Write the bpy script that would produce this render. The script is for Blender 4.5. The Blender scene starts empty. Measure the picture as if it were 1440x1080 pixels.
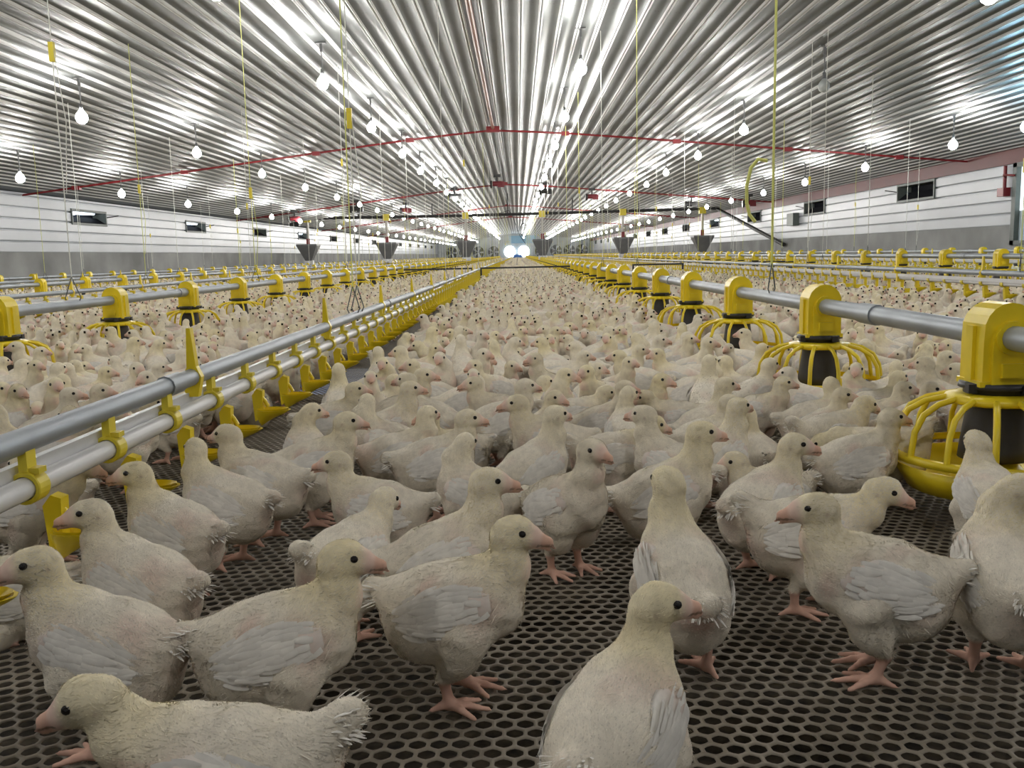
import bpy, math, random
import numpy as np
from mathutils import Vector, Matrix

rng = np.random.default_rng(7)
random.seed(7)
C = bpy.context.scene.collection
SC = bpy.context.scene

# ------------------------------------------------------------------ camera
H = 0.5
F = 1300.0
ROLL = 0.022
yaw = math.atan(12 / F)          # camera looks a little left of +Y
pitch = math.atan(181.8 / F)     # and a little down
fw = Vector((-math.sin(yaw) * math.cos(pitch), math.cos(yaw) * math.cos(pitch), -math.sin(pitch)))
right0 = fw.cross(Vector((0, 0, 1))).normalized()
up0 = right0.cross(fw).normalized()
cr, sr = math.cos(ROLL), math.sin(ROLL)
right = right0 * cr - up0 * sr
up = right0 * sr + up0 * cr
CAM = Vector((0, 0, H))


def project(p):
    d = Vector(p) - CAM
    z = d.dot(fw)
    return 720 + F * d.dot(right) / z, 540 - F * d.dot(up) / z, z


def ground(px, py, z=0.0):
    d = fw * F + right * (px - 720) - up * (py - 540)
    t = (z - H) / d.z
    return CAM + d * t


cam_d = bpy.data.cameras.new('camera')
cam = bpy.data.objects.new('camera', cam_d)
C.objects.link(cam)
M = Matrix((right, up, -fw)).transposed().to_4x4()
M.translation = CAM
cam.matrix_world = M
cam_d.sensor_width = 36
cam_d.lens = F / 1440 * 36
cam_d.clip_start = 0.02
cam_d.clip_end = 300
SC.camera = cam

# ------------------------------------------------------------------ helpers
def set_mesh(name, V, faces, mats=None, midx=None, smooth=False):
    """faces: list of arrays [n,3] / [n,4] or python list of tuples"""
    me = bpy.data.meshes.new(name)
    V = np.asarray(V, dtype=np.float32)
    if isinstance(faces, np.ndarray):
        faces = [faces]
    if faces and not isinstance(faces[0], np.ndarray):
        me.from_pydata([tuple(v) for v in V.tolist()], [], faces)
    else:
        faces = [f for f in faces if len(f)]
        nl = sum(f.size for f in faces)
        npoly = sum(len(f) for f in faces)
        me.vertices.add(len(V)); me.vertices.foreach_set('co', V.ravel())
        me.loops.add(nl)
        me.loops.foreach_set('vertex_index', np.concatenate([f.ravel() for f in faces]).astype(np.int32))
        tot = np.concatenate([np.full(len(f), f.shape[1]) for f in faces]).astype(np.int32)
        st = np.concatenate([[0], np.cumsum(tot)[:-1]]).astype(np.int32)
        me.polygons.add(npoly)
        me.polygons.foreach_set('loop_start', st)
        me.polygons.foreach_set('loop_total', tot)
    if mats:
        for m in mats:
            me.materials.append(m)
    if midx is not None:
        me.polygons.foreach_set('material_index', np.asarray(midx, dtype=np.int32))
    if smooth:
        me.polygons.foreach_set('use_smooth', np.ones(len(me.polygons), dtype=bool))
    me.update(calc_edges=True)
    return me


def link(name, me, parent=None, loc=None):
    o = bpy.data.objects.new(name, me)
    C.objects.link(o)
    if parent is not None:
        o.parent = parent
    if loc is not None:
        o.location = loc
    return o


def tag(o, label=None, cat=None, group=None, kind=None):
    if label: o['label'] = label
    if cat: o['category'] = cat
    if group: o['group'] = group
    if kind: o['kind'] = kind
    return o


class MB:
    """collects simple shapes into one mesh"""
    def __init__(s):
        s.V = []; s.Fc = []; s.M = []; s.S = []

    def add(s, V, Fc, m=0, smooth=False):
        n = len(s.V)
        s.V += [tuple(v) for v in V]
        s.Fc += [tuple(i + n for i in f) for f in Fc]
        s.M += [m] * len(Fc); s.S += [smooth] * len(Fc)

    def box(s, x0, x1, y0, y1, z0, z1, m=0):
        V = [(x0, y0, z0), (x1, y0, z0), (x1, y1, z0), (x0, y1, z0), (x0, y0, z1), (x1, y0, z1), (x1, y1, z1), (x0, y1, z1)]
        s.add(V, [(0, 3, 2, 1), (4, 5, 6, 7), (0, 1, 5, 4), (1, 2, 6, 5), (2, 3, 7, 6), (3, 0, 4, 7)], m)

    def tube(s, pts, r, n=8, m=0, caps=True):
        pts = [Vector(p) for p in pts]
        rs = r if isinstance(r, (list, tuple)) else [r] * len(pts)
        V = []; Fc = []
        t0 = (pts[1] - pts[0]).normalized()
        ref = Vector((0, 0, 1)) if abs(t0.z) < .9 else Vector((1, 0, 0))
        a = t0.cross(ref).normalized()
        for i, p in enumerate(pts):
            if i == 0: t = t0
            elif i == len(pts) - 1: t = (pts[i] - pts[i - 1]).normalized()
            else: t = ((pts[i + 1] - pts[i]).normalized() + (pts[i] - pts[i - 1]).normalized()).normalized()
            a = (a - t * a.dot(t)).normalized()
            b = t.cross(a)
            for k in range(n):
                th = 2 * math.pi * k / n
                V.append(p + (a * math.cos(th) + b * math.sin(th)) * rs[i])
        for i in range(len(pts) - 1):
            for k in range(n):
                k2 = (k + 1) % n
                Fc.append((i * n + k, i * n + k2, (i + 1) * n + k2, (i + 1) * n + k))
        s.add(V, Fc, m, True)
        if caps:
            L = (len(pts) - 1) * n
            s.add(V, [tuple(range(n))[::-1], tuple(range(L, L + n))], m)

    def lathe(s, prof, c=(0, 0, 0), n=24, m=0, smooth=True, close=False):
        V = []; Fc = []
        for (r, z) in prof:
            for k in range(n):
                th = 2 * math.pi * k / n
                V.append((c[0] + r * math.cos(th), c[1] + r * math.sin(th), c[2] + z))
        for i in range(len(prof) - 1):
            for k in range(n):
                k2 = (k + 1) % n
                Fc.append((i * n + k, i * n + k2, (i + 1) * n + k2, (i + 1) * n + k))
        s.add(V, Fc, m, smooth)

    def prism(s, poly, y0, y1, m=0, axis='y', smooth=False):
        """poly in (x,z), extruded along y (or in (y,z) along x)"""
        n = len(poly)
        if axis == 'y':
            V = [(x, y0, z) for x, z in poly] + [(x, y1, z) for x, z in poly]
        else:
            V = [(y0, x, z) for x, z in poly] + [(y1, x, z) for x, z in poly]
        Fc = [tuple(range(n)), tuple(range(2 * n - 1, n - 1, -1))]
        s.add(V, Fc, m)
        s.add(V, [(i, i + n, (i + 1) % n + n, (i + 1) % n) for i in range(n)], m, smooth)

    def mesh(s, name, mats):
        me = bpy.data.meshes.new(name)
        me.from_pydata(s.V, [], s.Fc)
        for mt in (mats if isinstance(mats, (list, tuple)) else [mats]):
            me.materials.append(mt)
        me.polygons.foreach_set('material_index', s.M)
        me.polygons.foreach_set('use_smooth', s.S)
        me.update()
        return me

    def obj(s, name, mats, parent=None, loc=None):
        return link(name, s.mesh(name, mats), parent, loc)


def empty(name, loc=(0, 0, 0), rz=0):
    o = bpy.data.objects.new(name, None)
    C.objects.link(o)
    o.location = loc
    o.rotation_euler = (0, 0, rz)
    o.empty_display_size = .1
    return o


def child_copy(src, parent, loc=None):
    o = src.copy()
    C.objects.link(o)
    o.parent = parent
    if loc is not None:
        o.location = loc
    return o

# ------------------------------------------------------------------ materials
def pmat(name, col, rough=.5, metal=0., noise=0., nscale=20., ndist=None, bump=0., emit=None, es=0., spec=.5, coords='Object'):
    m = bpy.data.materials.new(name)
    m.use_nodes = True
    nt = m.node_tree
    b = nt.nodes['Principled BSDF']
    b.inputs['Roughness'].default_value = rough
    b.inputs['Metallic'].default_value = metal
    b.inputs['Specular IOR Level'].default_value = spec
    tc = nt.nodes.new('ShaderNodeTexCoord')
    nz = nt.nodes.new('ShaderNodeTexNoise')
    nz.inputs['Scale'].default_value = nscale
    nz.inputs['Detail'].default_value = 4
    nt.links.new(tc.outputs[coords], nz.inputs['Vector'])
    rp = nt.nodes.new('ShaderNodeMapRange')
    rp.inputs['From Min'].default_value = .3; rp.inputs['From Max'].default_value = .7
    rp.inputs['To Min'].default_value = 1 - noise; rp.inputs['To Max'].default_value = 1 + noise
    nt.links.new(nz.outputs['Fac'], rp.inputs['Value'])
    mx = nt.nodes.new('ShaderNodeVectorMath'); mx.operation = 'SCALE'
    mx.inputs[0].default_value = col[:3]
    nt.links.new(rp.outputs['Result'], mx.inputs['Scale'])
    nt.links.new(mx.outputs['Vector'], b.inputs['Base Color'])
    if bump:
        bp = nt.nodes.new('ShaderNodeBump')
        bp.inputs['Strength'].default_value = bump
        bp.inputs['Distance'].default_value = .01
        nt.links.new(nz.outputs['Fac'], bp.inputs['Height'])
        nt.links.new(bp.outputs['Normal'], b.inputs['Normal'])
    if emit:
        b.inputs['Emission Color'].default_value = (*emit, 1)
        b.inputs['Emission Strength'].default_value = es
    return m


Y_PL = pmat('yellow_plastic', (.86, .66, .02), .32, noise=.06, nscale=14)
Y_PL2 = pmat('yellow_clip_plastic', (.76, .62, .04), .4, noise=.06, nscale=14)
GALV = pmat('galvanised_steel', (.33, .36, .39), .45, .5, noise=.12, nscale=9)
WPIPE = pmat('white_pvc', (.72, .72, .72), .35, noise=.06, nscale=12)
DARKP = pmat('dark_plastic', (.035, .035, .04), .45, noise=.2)
BLACK = pmat('black_metal', (.02, .02, .02), .5, noise=.2)
RED = pmat('red_paint', (.20, .012, .016), .4, noise=.15, nscale=3)
REDBAND = pmat('red_band', (.11, .014, .012), .5, noise=.15, nscale=1.5)
CORDW = pmat('white_cord', (.75, .76, .70), .7, noise=.1)
CORDY = pmat('yellow_cord', (.72, .74, .22), .7, noise=.1)
GREY = pmat('grey_plastic', (.16, .165, .17), .5, noise=.1, nscale=6)
CONC = pmat('concrete', (.30, .305, .30), .85, noise=.28, nscale=.9, bump=.1, spec=.2)
WALLP = pmat('white_cladding', (.42, .445, .48), .38, noise=.06, nscale=1.2)
WIRE = pmat('wire', (.12, .13, .13), .4, .5)
GLOW = pmat('lit_bulb', (1, 1, 1), .3, emit=(1.0, .975, .93), es=185.)
# ------------------------------------------------------------------ room shell
XL, XR, XC = -9.05, 8.2, -0.40
ZR = H + 2.32
YB, YE = -4.0, 105.0
SL, SR_ = .116, .092


def ceil_z(x):
    return ZR - (SL * (XC - x) if x < XC else SR_ * (x - XC))


def ceiling():
    p = .19
    pts = []
    def prof(x):
        # raised trapezoid ribs hanging below the pan
        z = ceil_z(x)
        pts.extend([(x - .024, ceil_z(x - .024)), (x - .018, z - .014), (x - .008, z - .014), (x - .005, z - .004), (x + .005, z - .004),
                    (x + .008, z - .014), (x + .018, z - .014), (x + .024, ceil_z(x + .024))])
    n0 = int((XL - XC) / p) ; n1 = int((XR - XC) / p)
    pts.append((XL - .02, ceil_z(XL)))
    for k in range(n0 + 1, n1):
        prof(XC + p * (k + .5))
    pts.append((XR + .02, ceil_z(XR)))
    P = np.array(pts)
    ys = np.array([YB, 0, 8, 20, 40, 70, YE])
    V = np.concatenate([np.column_stack([P[:, 0], np.full(len(P), y), P[:, 1]]) for y in ys])
    n = len(P)
    i = np.arange(n - 1)
    Fc = np.concatenate([np.column_stack([i + j * n, i + 1 + j * n, i + 1 + (j + 1) * n, i + (j + 1) * n]) for j in range(len(ys) - 1)])
    m = bpy.data.materials.new('ceiling_steel'); m.use_nodes = True
    nt = m.node_tree; b = nt.nodes['Principled BSDF']
    b.inputs['Metallic'].default_value = .85
    b.inputs['Roughness'].default_value = .3
    tc = nt.nodes.new('ShaderNodeTexCoord')
    nz = nt.nodes.new('ShaderNodeTexNoise'); nz.inputs['Scale'].default_value = 1.3; nz.inputs['Detail'].default_value = 5
    nt.links.new(tc.outputs['Object'], nz.inputs['Vector'])
    cr_ = nt.nodes.new('ShaderNodeValToRGB')
    cr_.color_ramp.elements[0].position = .3; cr_.color_ramp.elements[0].color = (.13, .14, .14, 1)
    cr_.color_ramp.elements[1].position = .7; cr_.color_ramp.elements[1].color = (.19, .20, .20, 1)
    nt.links.new(nz.outputs['Fac'], cr_.inputs['Fac'])
    # rows of dark screw heads beside the ribs, one row per purlin
    sx = nt.nodes.new('ShaderNodeSeparateXYZ'); nt.links.new(tc.outputs['Object'], sx.inputs[0])
    def math_(op, a, bb=None, c=None):
        q = nt.nodes.new('ShaderNodeMath'); q.operation = op
        for k_, v_ in enumerate((a, bb, c)):
            if v_ is None: continue
            if isinstance(v_, (int, float)): q.inputs[k_].default_value = v_
            else: nt.links.new(v_, q.inputs[k_])
        return q.outputs[0]
    fx = math_('PINGPONG', math_('ADD', sx.outputs['X'], 50 * .19 - XC), .095)   # 0 at pan centre .. .088 at rib
    dx = math_('SUBTRACT', fx, .014)
    fy = math_('PINGPONG', math_('ADD', sx.outputs['Y'], 100.), .8)
    r2 = math_('ADD', math_('MULTIPLY', dx, dx), math_('MULTIPLY', fy, fy))
    dot = math_('LESS_THAN', r2, .006 * .006)
    mix = nt.nodes.new('ShaderNodeMixRGB'); mix.inputs[2].default_value = (.03, .03, .03, 1)
    nt.links.new(dot, mix.inputs[0]); nt.links.new(cr_.outputs[0], mix.inputs[1])
    nt.links.new(mix.outputs[0], b.inputs['Base Color'])
    rr = nt.nodes.new('ShaderNodeMapRange'); rr.inputs['To Min'].default_value = .43; rr.inputs['To Max'].default_value = .52
    nt.links.new(nz.outputs['Fac'], rr.inputs['Value']); nt.links.new(rr.outputs[0], b.inputs['Roughness'])
    rib = pmat('ceiling_rib_lit', (.74, .75, .75), .42, .2, noise=.06, nscale=.8)  # reflected light on the ribs painted in as a paler base colour
    xm = (P[:-1, 0] + P[1:, 0]) / 2
    dxr = np.abs(((xm - XC) / p) % 1 - .5) * p
    mi = np.tile((dxr < .0235) & (dxr > .0045).astype(int), len(ys) - 1)
    me = set_mesh('ceiling', V, [Fc], [m, rib], mi)
    tag(link('ceiling', me), kind='structure')


ceiling()


def cladding(name, x, sgn, y0, y1, z0, z1, holes=()):
    """horizontally ribbed white sheets; sgn = direction of the room"""
    pitch_ = .205
    prof = []
    z = z0
    while z < z1 - .02:
        zt = min(z + pitch_, z1)
        prof += [(0.035, z), (0.045, z + .012), (0.045, zt - .03), (0.0, zt - .018), (0.0, zt - .004)]
        z += pitch_
    prof.append((.02, z1))
    mb = MB()
    # strips split along y around the openings
    ys = sorted({y0, y1, *[h[0] for h in holes], *[h[1] for h in holes]})
    for a, b_ in zip(ys[:-1], ys[1:]):
        cut = [h for h in holes if h[0] <= a + 1e-6 and h[1] >= b_ - 1e-6]
        for i in range(len(prof) - 1):
            (u0, w0), (u1, w1) = prof[i], prof[i + 1]
            if cut and (w0 + w1) / 2 > cut[0][2] and (w0 + w1) / 2 < cut[0][3]:
                continue
            V = [(x + sgn * u0, a, w0), (x + sgn * u1, a, w1), (x + sgn * u1, b_, w1), (x + sgn * u0, b_, w0)]
            mb.add(V, [(0, 1, 2, 3)] if sgn < 0 else [(3, 2, 1, 0)])
    return tag(mb.obj(name, WALLP), kind='structure')


VENT_L = [(18.9 + 6.5 * k, 20.5 + 6.5 * k, H + .80, H + 1.12) for k in range(13)]
VENT_R = [(18.4 + 6.5 * k, 20.2 + 6.5 * k, H + .91, H + 1.29) for k in range(13)]
cladding('wall_left', XL, 1, YB, YE, H + .24, H + 1.335, VENT_L)
cladding('wall_right', XR, -1, 15.5, YE, H + .30, H + 1.30, VENT_R)
# concrete plinths
mb = MB(); mb.box(XL - .1, XL + .05, YB, YE, -.3, H + .24); tag(mb.obj('wall_left_plinth', CONC), kind='structure')
mb = MB(); mb.box(XR - .05, XR + .1, 15.5, YE, -.3, H + .30); mb.box(XR - .05, XR + .1, YB, 15.5, -.3, H - .02)
tag(mb.obj('wall_right_plinth', CONC), kind='structure')
mb = MB(); mb.box(XR - .06, XR + .06, YB, YE, H + 1.30, H + 1.56); tag(mb.obj('trim_1', REDBAND), kind='structure')
mb = MB(); mb.box(XL + .0, XL + .06, YB, YE, H + 1.27, H + 1.305); tag(mb.obj('trim_2', WALLP), kind='structure')
mb = MB(); mb.box(XL - .1, XR + .1, YB - .1, YB, -.3, ZR + .1); tag(mb.obj('wall_back', WALLP), kind='structure')

# air inlets along the walls
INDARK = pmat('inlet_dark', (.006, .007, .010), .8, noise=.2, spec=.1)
DAYL = pmat('daylight_gap', (.1, .1, .1), .5, emit=(.75, .88, 1.0), es=8.0)
FRAMEM = pmat('inlet_frame', (.10, .12, .11), .5, noise=.1)
n = 0
for side, vents in ((1, VENT_L), (-1, VENT_R)):
    X = XL if side > 0 else XR
    for k, (a, b_, z0, z1) in enumerate(vents):
        n += 1
        r = empty('window_%d' % n, (X, (a + b_) / 2, z0)); tag(r, kind='structure')
        w = (b_ - a) / 2; h = z1 - z0
        f = MB()
        t = .045
        xi, xo = sorted((side * .07, -side * .25))
        f.box(xi, xo, -w, -w + t, 0, h); f.box(xi, xo, w - t, w, 0, h)
        f.box(xi, xo, -w + t, w - t, 0, t); f.box(xi, xo, -w + t, w - t, h - t, h)
        f.obj('frame', FRAMEM, r)
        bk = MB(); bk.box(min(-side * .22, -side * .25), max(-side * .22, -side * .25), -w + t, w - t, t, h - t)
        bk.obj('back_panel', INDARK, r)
        if side > 0 and k < 2 or k % 4 == 3:
            g = MB()
            xs = sorted((-side * .10, -side * .12))
            V = [(xs[1], -w + t, h - t), (xs[1], w * .75, h - t), (xs[1], w * .7, h - t - .03), (xs[1], -w * .3, h - t - .05), (xs[1], -w + t, h - t - .10)]
            V2 = [(xs[0], y_, z_) for _, y_, z_ in V]
            g.add(V + V2, [(0, 1, 2, 3, 4), (9, 8, 7, 6, 5)] + [(i, i + 5, (i + 1) % 5 + 5, (i + 1) % 5) for i in range(5)])
            g.obj('daylight_gap', DAYL, r)
        # hinged flap folded into the opening
        fl = MB(); V = [(side * .05, -w + t, t), (side * .05, w - t, t), (-side * .14, w - t, h * .52), (-side * .14, -w + t, h * .52)]
        V += [(v[0], v[1], v[2] + .012) for v in V]
        fl.add(V, [(0, 1, 2, 3), (7, 6, 5, 4), (0, 4, 5, 1), (1, 5, 6, 2), (2, 6, 7, 3), (3, 7, 4, 0)])
        fl.obj('flap', INDARK, r)
        la = MB(); la.tube([(side * .06, w, h * .6), (side * .22, w + .25, h * .75)], .012, 6)
        la.obj('actuator_arm', BLACK, r)

# glazed door opening at the right, toward the camera
DGL = pmat('door_glass', (.50, .60, .66), .15, noise=.05, nscale=2)
DLIT = pmat('door_daylight', (.6, .7, .75), .3, emit=(.85, .95, 1.), es=1.2)
r = empty('door_1', (XR, 13.0, H - .02)); tag(r, kind='structure')
f = MB()
for y in (2.38, .1, -2.4, -5.0):
    f.box(-.08, .06, y, y + .12, 0, 1.32)
f.box(-.08, .06, -5, 2.5, 0, .07); f.box(-.08, .06, -5, 2.5, 1.25, 1.32)
f.obj('frame', FRAMEM, r)
f = MB(); f.box(.0, .02, -5, 2.4, .07, .55); f.obj('lower_pane', DGL, r)
f = MB(); f.box(.0, .02, -5, 2.4, .55, 1.25); f.obj('upper_pane', DLIT, r)
f = MB(); f.box(-.02, .1, -17., -5.0, 0, 1.32); f.obj('side_panel', WALLP, r)

# far end wall with fans
ENDW = pmat('end_wall', (.42, .46, .48), .6, noise=.2, nscale=.8)
mb = MB(); mb.prism([(XL, -.3), (XR, -.3), (XR, ceil_z(XR)), (XC, ZR), (XL, ceil_z(XL))], YE, YE + .1)
tag(mb.obj('wall_far', ENDW), kind='structure')
BLUEGLOW = pmat('painted_blue_glow', (.25, .45, .6), .5, noise=.1)  # bluish glow on the end wall, put into a flat colour
mb = MB(); mb.box(-.9, 2.1, YE - .06, YE - .01, 1.75, 2.6); tag(mb.obj('wall_far_glow', BLUEGLOW), kind='structure')  # added sheet that carries the painted glow, not a real panel
FANLIT = pmat('fan_daylight', (.8, .9, 1.), .5, emit=(.85, .95, 1.0), es=6.)
FANDK = pmat('fan_dark', (.03, .035, .04), .5)
fanx = [-7.4, -5.9, -4.4, -2.7, -.88, .68, 2.6, 4.3, 5.8, 7.2]
for i, x in enumerate(fanx):
    lit = i in (4, 5)
    r = empty('exhaust_fan', (x, YE - .1, H + .33))
    f = MB()
    f.lathe([(.66, 0), (.74, 0), (.74, .25), (.66, .25), (.66, 0)], n=24)
    for v in range(len(f.V)):
        a, b_, c_ = f.V[v]; f.V[v] = (a, -c_, b_)
    f.obj('housing', ENDW if not lit else WALLP, r)
    f = MB(); f.lathe([(0.001, 0), (.66, 0)], n=24)
    for v in range(len(f.V)):
        a, b_, c_ = f.V[v]; f.V[v] = (a, -.04, b_)
    f.obj('backdrop_grille', FANLIT if lit else FANDK, r)
    f = MB()
    for q in range(5):
        th = q * 2 * math.pi / 5
        d1 = Vector((math.cos(th), 0, math.sin(th))); d2 = Vector((-math.sin(th), .35, math.cos(th)))
        if lit: continue
        pts = [d1 * .08 - d2 * .03, d1 * .6 - d2 * .12, d1 * .6 + d2 * .12, d1 * .08 + d2 * .05]
        V = [p + Vector((0, -.14, 0)) for p in pts] + [p + Vector((0, -.15, 0)) for p in pts]
        f.add(V, [(0, 1, 2, 3), (7, 6, 5, 4), (0, 4, 5, 1), (1, 5, 6, 2), (2, 6, 7, 3), (3, 7, 4, 0)])
    if not lit:
        f.obj('fan_blades', GALV, r)
    which = ['first', 'second', 'third', 'fourth', 'left', 'right', 'fourth', 'third', 'second', 'first'][i]
    if lit:
        lb = 'round fan opening bright with daylight on far wall, %s of the two' % which
    else:
        lb = 'dark round exhaust fan on far wall, %s from the %s side wall' % (which, 'left' if i < 5 else 'right')
    tag(r, lb, 'fan', 'exhaust fans on the far wall')
mb = MB(); mb.box(-.2, .9, 0, .9, 0, .32); mb.box(-.1, .8, .1, .8, .32, .5)
tag(mb.obj('blue_crate', pmat('blue_plastic', (.03, .16, .5), .4), None, (-.35, YE - 3, 0)), 'blue crate standing under the right bright fan opening', 'crate')

# ------------------------------------------------------------------ slatted floor
def hex_floor():
    p = .0224
    ry = p * .866
    nx = int(5.0 / p); y0, y1 = .45, 4.2
    ny = int((y1 - y0) / ry)
    ix, iy = np.meshgrid(np.arange(nx), np.arange(ny))
    cx = (ix * p - 2.5 + (iy % 2) * p / 2).ravel(); cy = (iy * ry + y0).ravel()
    keep = np.abs(cx) < cy * .62 + .35
    cx, cy = cx[keep], cy[keep]
    R = p / math.sqrt(3); r = R * .80
    th = np.radians(90 + 60 * np.arange(6))
    o = np.column_stack([np.cos(th), np.sin(th)]) * R
    # rounded holes: 12 points
    th2 = np.radians(90 + 30 * np.arange(12))
    rad = np.where(np.arange(12) % 2 == 0, r * .955, r * .895)
    hi = np.column_stack([np.cos(th2), np.sin(th2)]) * rad[:, None]
    n = len(cx)
    cell = np.zeros((30, 3))
    cell[:6, :2] = o
    cell[6:18, :2] = hi; cell[6:18, 2] = .0
    cell[18:30, :2] = hi; cell[18:30, 2] = -.0018
    V = np.repeat(cell[None], n, 0)
    V[:, :, 0] += cx[:, None]; V[:, :, 1] += cy[:, None]
    q = []; t = []
    for k in range(6):
        k2 = (k + 1) % 6
        t.append((k, 6 + (2 * k + 1) % 12, 6 + 2 * k))
        t.append((k, k2, 6 + 2 * k + 1))
        t.append((k2, 6 + (2 * k + 2) % 12, 6 + 2 * k + 1))
    for k in range(12):
        k2 = (k + 1) % 12
        q.append((6 + k, 6 + k2, 18 + k2, 18 + k))
    off = (np.arange(n) * 30)[:, None, None]
    Q = (np.array(q)[None] + off).reshape(-1, 4); T = (np.array(t)[None] + off).reshape(-1, 3)
    m = pmat('slat_plastic', (.255, .22, .17), .55, noise=.16, nscale=6, bump=.0)
    me = set_mesh('floor', V.reshape(-1, 3), [Q, T], [m])
    fl = tag(link('floor', me), kind='structure')
    # beyond: same slats as a patterned sheet
    m2 = bpy.data.materials.new('slat_sheet'); m2.use_nodes = True
    nt = m2.node_tree; b = nt.nodes['Principled BSDF']; b.inputs['Roughness'].default_value = .6
    tc = nt.nodes.new('ShaderNodeTexCoord')
    sx = nt.nodes.new('ShaderNodeSeparateXYZ'); nt.links.new(tc.outputs['Object'], sx.inputs[0])
    def math_(op, a, bb=None):
        qn = nt.nodes.new('ShaderNodeMath'); qn.operation = op
        for k_, v_ in enumerate((a, bb)):
            if v_ is None: continue
            if isinstance(v_, (int, float)): qn.inputs[k_].default_value = v_
            else: nt.links.new(v_, qn.inputs[k_])
        return qn.outputs[0]
    X, Yy = sx.outputs['X'], sx.outputs['Y']
    def dist(ox, oy):
        a = math_('PINGPONG', math_('ADD', X, 100 * p + ox), p / 2)
        c = math_('PINGPONG', math_('ADD', Yy, 200 * ry + oy), ry)
        h1 = a
        h2 = math_('ADD', math_('MULTIPLY', a, .5), math_('MULTIPLY', c, .866))
        return math_('MAXIMUM', h1, h2)
    d = math_('MINIMUM', dist(0, 0), dist(p / 2, ry))
    hole = math_('LESS_THAN', d, p / 2 * .8)
    mx = nt.nodes.new('ShaderNodeMixRGB')
    mx.inputs[1].default_value = (.255, .22, .17, 1); mx.inputs[2].default_value = (.02, .014, .01, 1)
    nt.links.new(hole, mx.inputs[0]); nt.links.new(mx.outputs[0], b.inputs['Base Color'])
    yy = y0 + ny * ry - ry / 2
    mb = MB()
    mb.add([(XL, yy, 0), (XR, yy, 0), (XR, YE, 0), (XL, YE, 0)], [(0, 1, 2, 3)])
    xe = 2.4
    mb.add([(XL, YB, -.001), (-xe, YB, -.001), (-xe, yy, -.001), (XL, yy, -.001)], [(0, 1, 2, 3)])
    mb.add([(xe, YB, -.001), (XR, YB, -.001), (XR, yy, -.001), (xe, yy, -.001)], [(0, 1, 2, 3)])
    tag(mb.obj('floor_slats', m2), kind='structure')
    pit = pmat('pit_litter', (.045, .034, .02), .9, noise=.8, nscale=30, bump=.3)
    mb = MB(); mb.add([(XL, YB, -.16), (XR, YB, -.16), (XR, yy + .3, -.16), (XL, yy + .3, -.16)], [(0, 1, 2, 3)])
    tag(mb.obj('floor_pit', pit), kind='structure')


hex_floor()

# ------------------------------------------------------------------ lamps
def lamp_meshes():
    a = MB()
    a.box(-.05, .05, -.03, .03, -.012, .0); a.box(-.012, .012, -.012, .012, -.09, -.012)
    a.tube([(0, 0, -.09), (.004, 0, -.2), (0, 0, -.27)], .006, 6)
    a.lathe([(.001, -.26), (.016, -.26), (.019, -.30), (.019, -.325), (.001, -.33)], n=10)
    fix = a.mesh('lamp_fitting', GREY)
    b = MB()
    prof = [(.018, -.32), (.028, -.335), (.046, -.355), (.058, -.385), (.058, -.405), (.046, -.435), (.024, -.452), (.001, -.456)]
    b.lathe(prof, n=12)
    return fix, b


fix_me, bl = lamp_meshes()
bulb_me = bl.mesh('lamp_bulb', GLOW)
MILK = pmat('unlit_bulb', (.5, .53, .52), .3, noise=.05)
off_me = bl.mesh('lamp_bulb_off', MILK)
BLUEL = pmat('cool_lit_bulb', (1, 1, 1), .3, emit=(.45, .78, 1.0), es=185.)
blue_me = bl.mesh('lamp_bulb_cool', BLUEL)
cols = [-6.8, -4.36, -1.95, .69, 3.12, 5.95]
colname = ['outer left', 'mid left', 'inner left', 'centre', 'inner right', 'outer right']
ordn = ['first', 'second', 'third', 'fourth', 'fifth', 'sixth', 'seventh', 'eighth']
for ci, x in enumerate(cols):
    vis = 0
    for k in range(-2, 30):
        y = 6.3 + 3.3 * k
        if y > 103: break
        if ci == 5 and k == 1: y = 11.1
        dx = (random.random() - .5) * .06
        r = link('hanging_lamp', fix_me, None, (x + dx, y, ceil_z(x) - .0))
        lit = not (ci == 4 and k == 1)
        me = bulb_me if lit else off_me
        if ci == 5 and k == 1: me = blue_me
        link('bulb', me, r)
        px, py, z = project((x, y, ceil_z(x) - .39)) if y > 1 else (-1, -1, 1)
        inv = 0 <= px <= 1440 and 0 <= py <= 1080
        nm = colname[ci]
        if me is off_me:
            lb = 'unlit milky bulb hanging from its cord in the inner right lamp row'
        elif me is blue_me:
            lb = 'bluish glowing bulb hanging by the right wall near the glazed door'
        elif inv and vis < 8:
            lb = 'lit bulb hanging from the ceiling, %s from camera in the %s lamp row' % (ordn[vis], nm)
        elif inv:
            lb = 'tiny lit bulb far off in the %s row of hanging lamps' % nm
        else:
            lb = 'lit bulb overhead, nearer than the frame shows, in the %s lamp row' % nm
        if inv: vis += 1
        tag(r, lb, 'lamp', 'bulbs in the %s lamp row' % nm)
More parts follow.
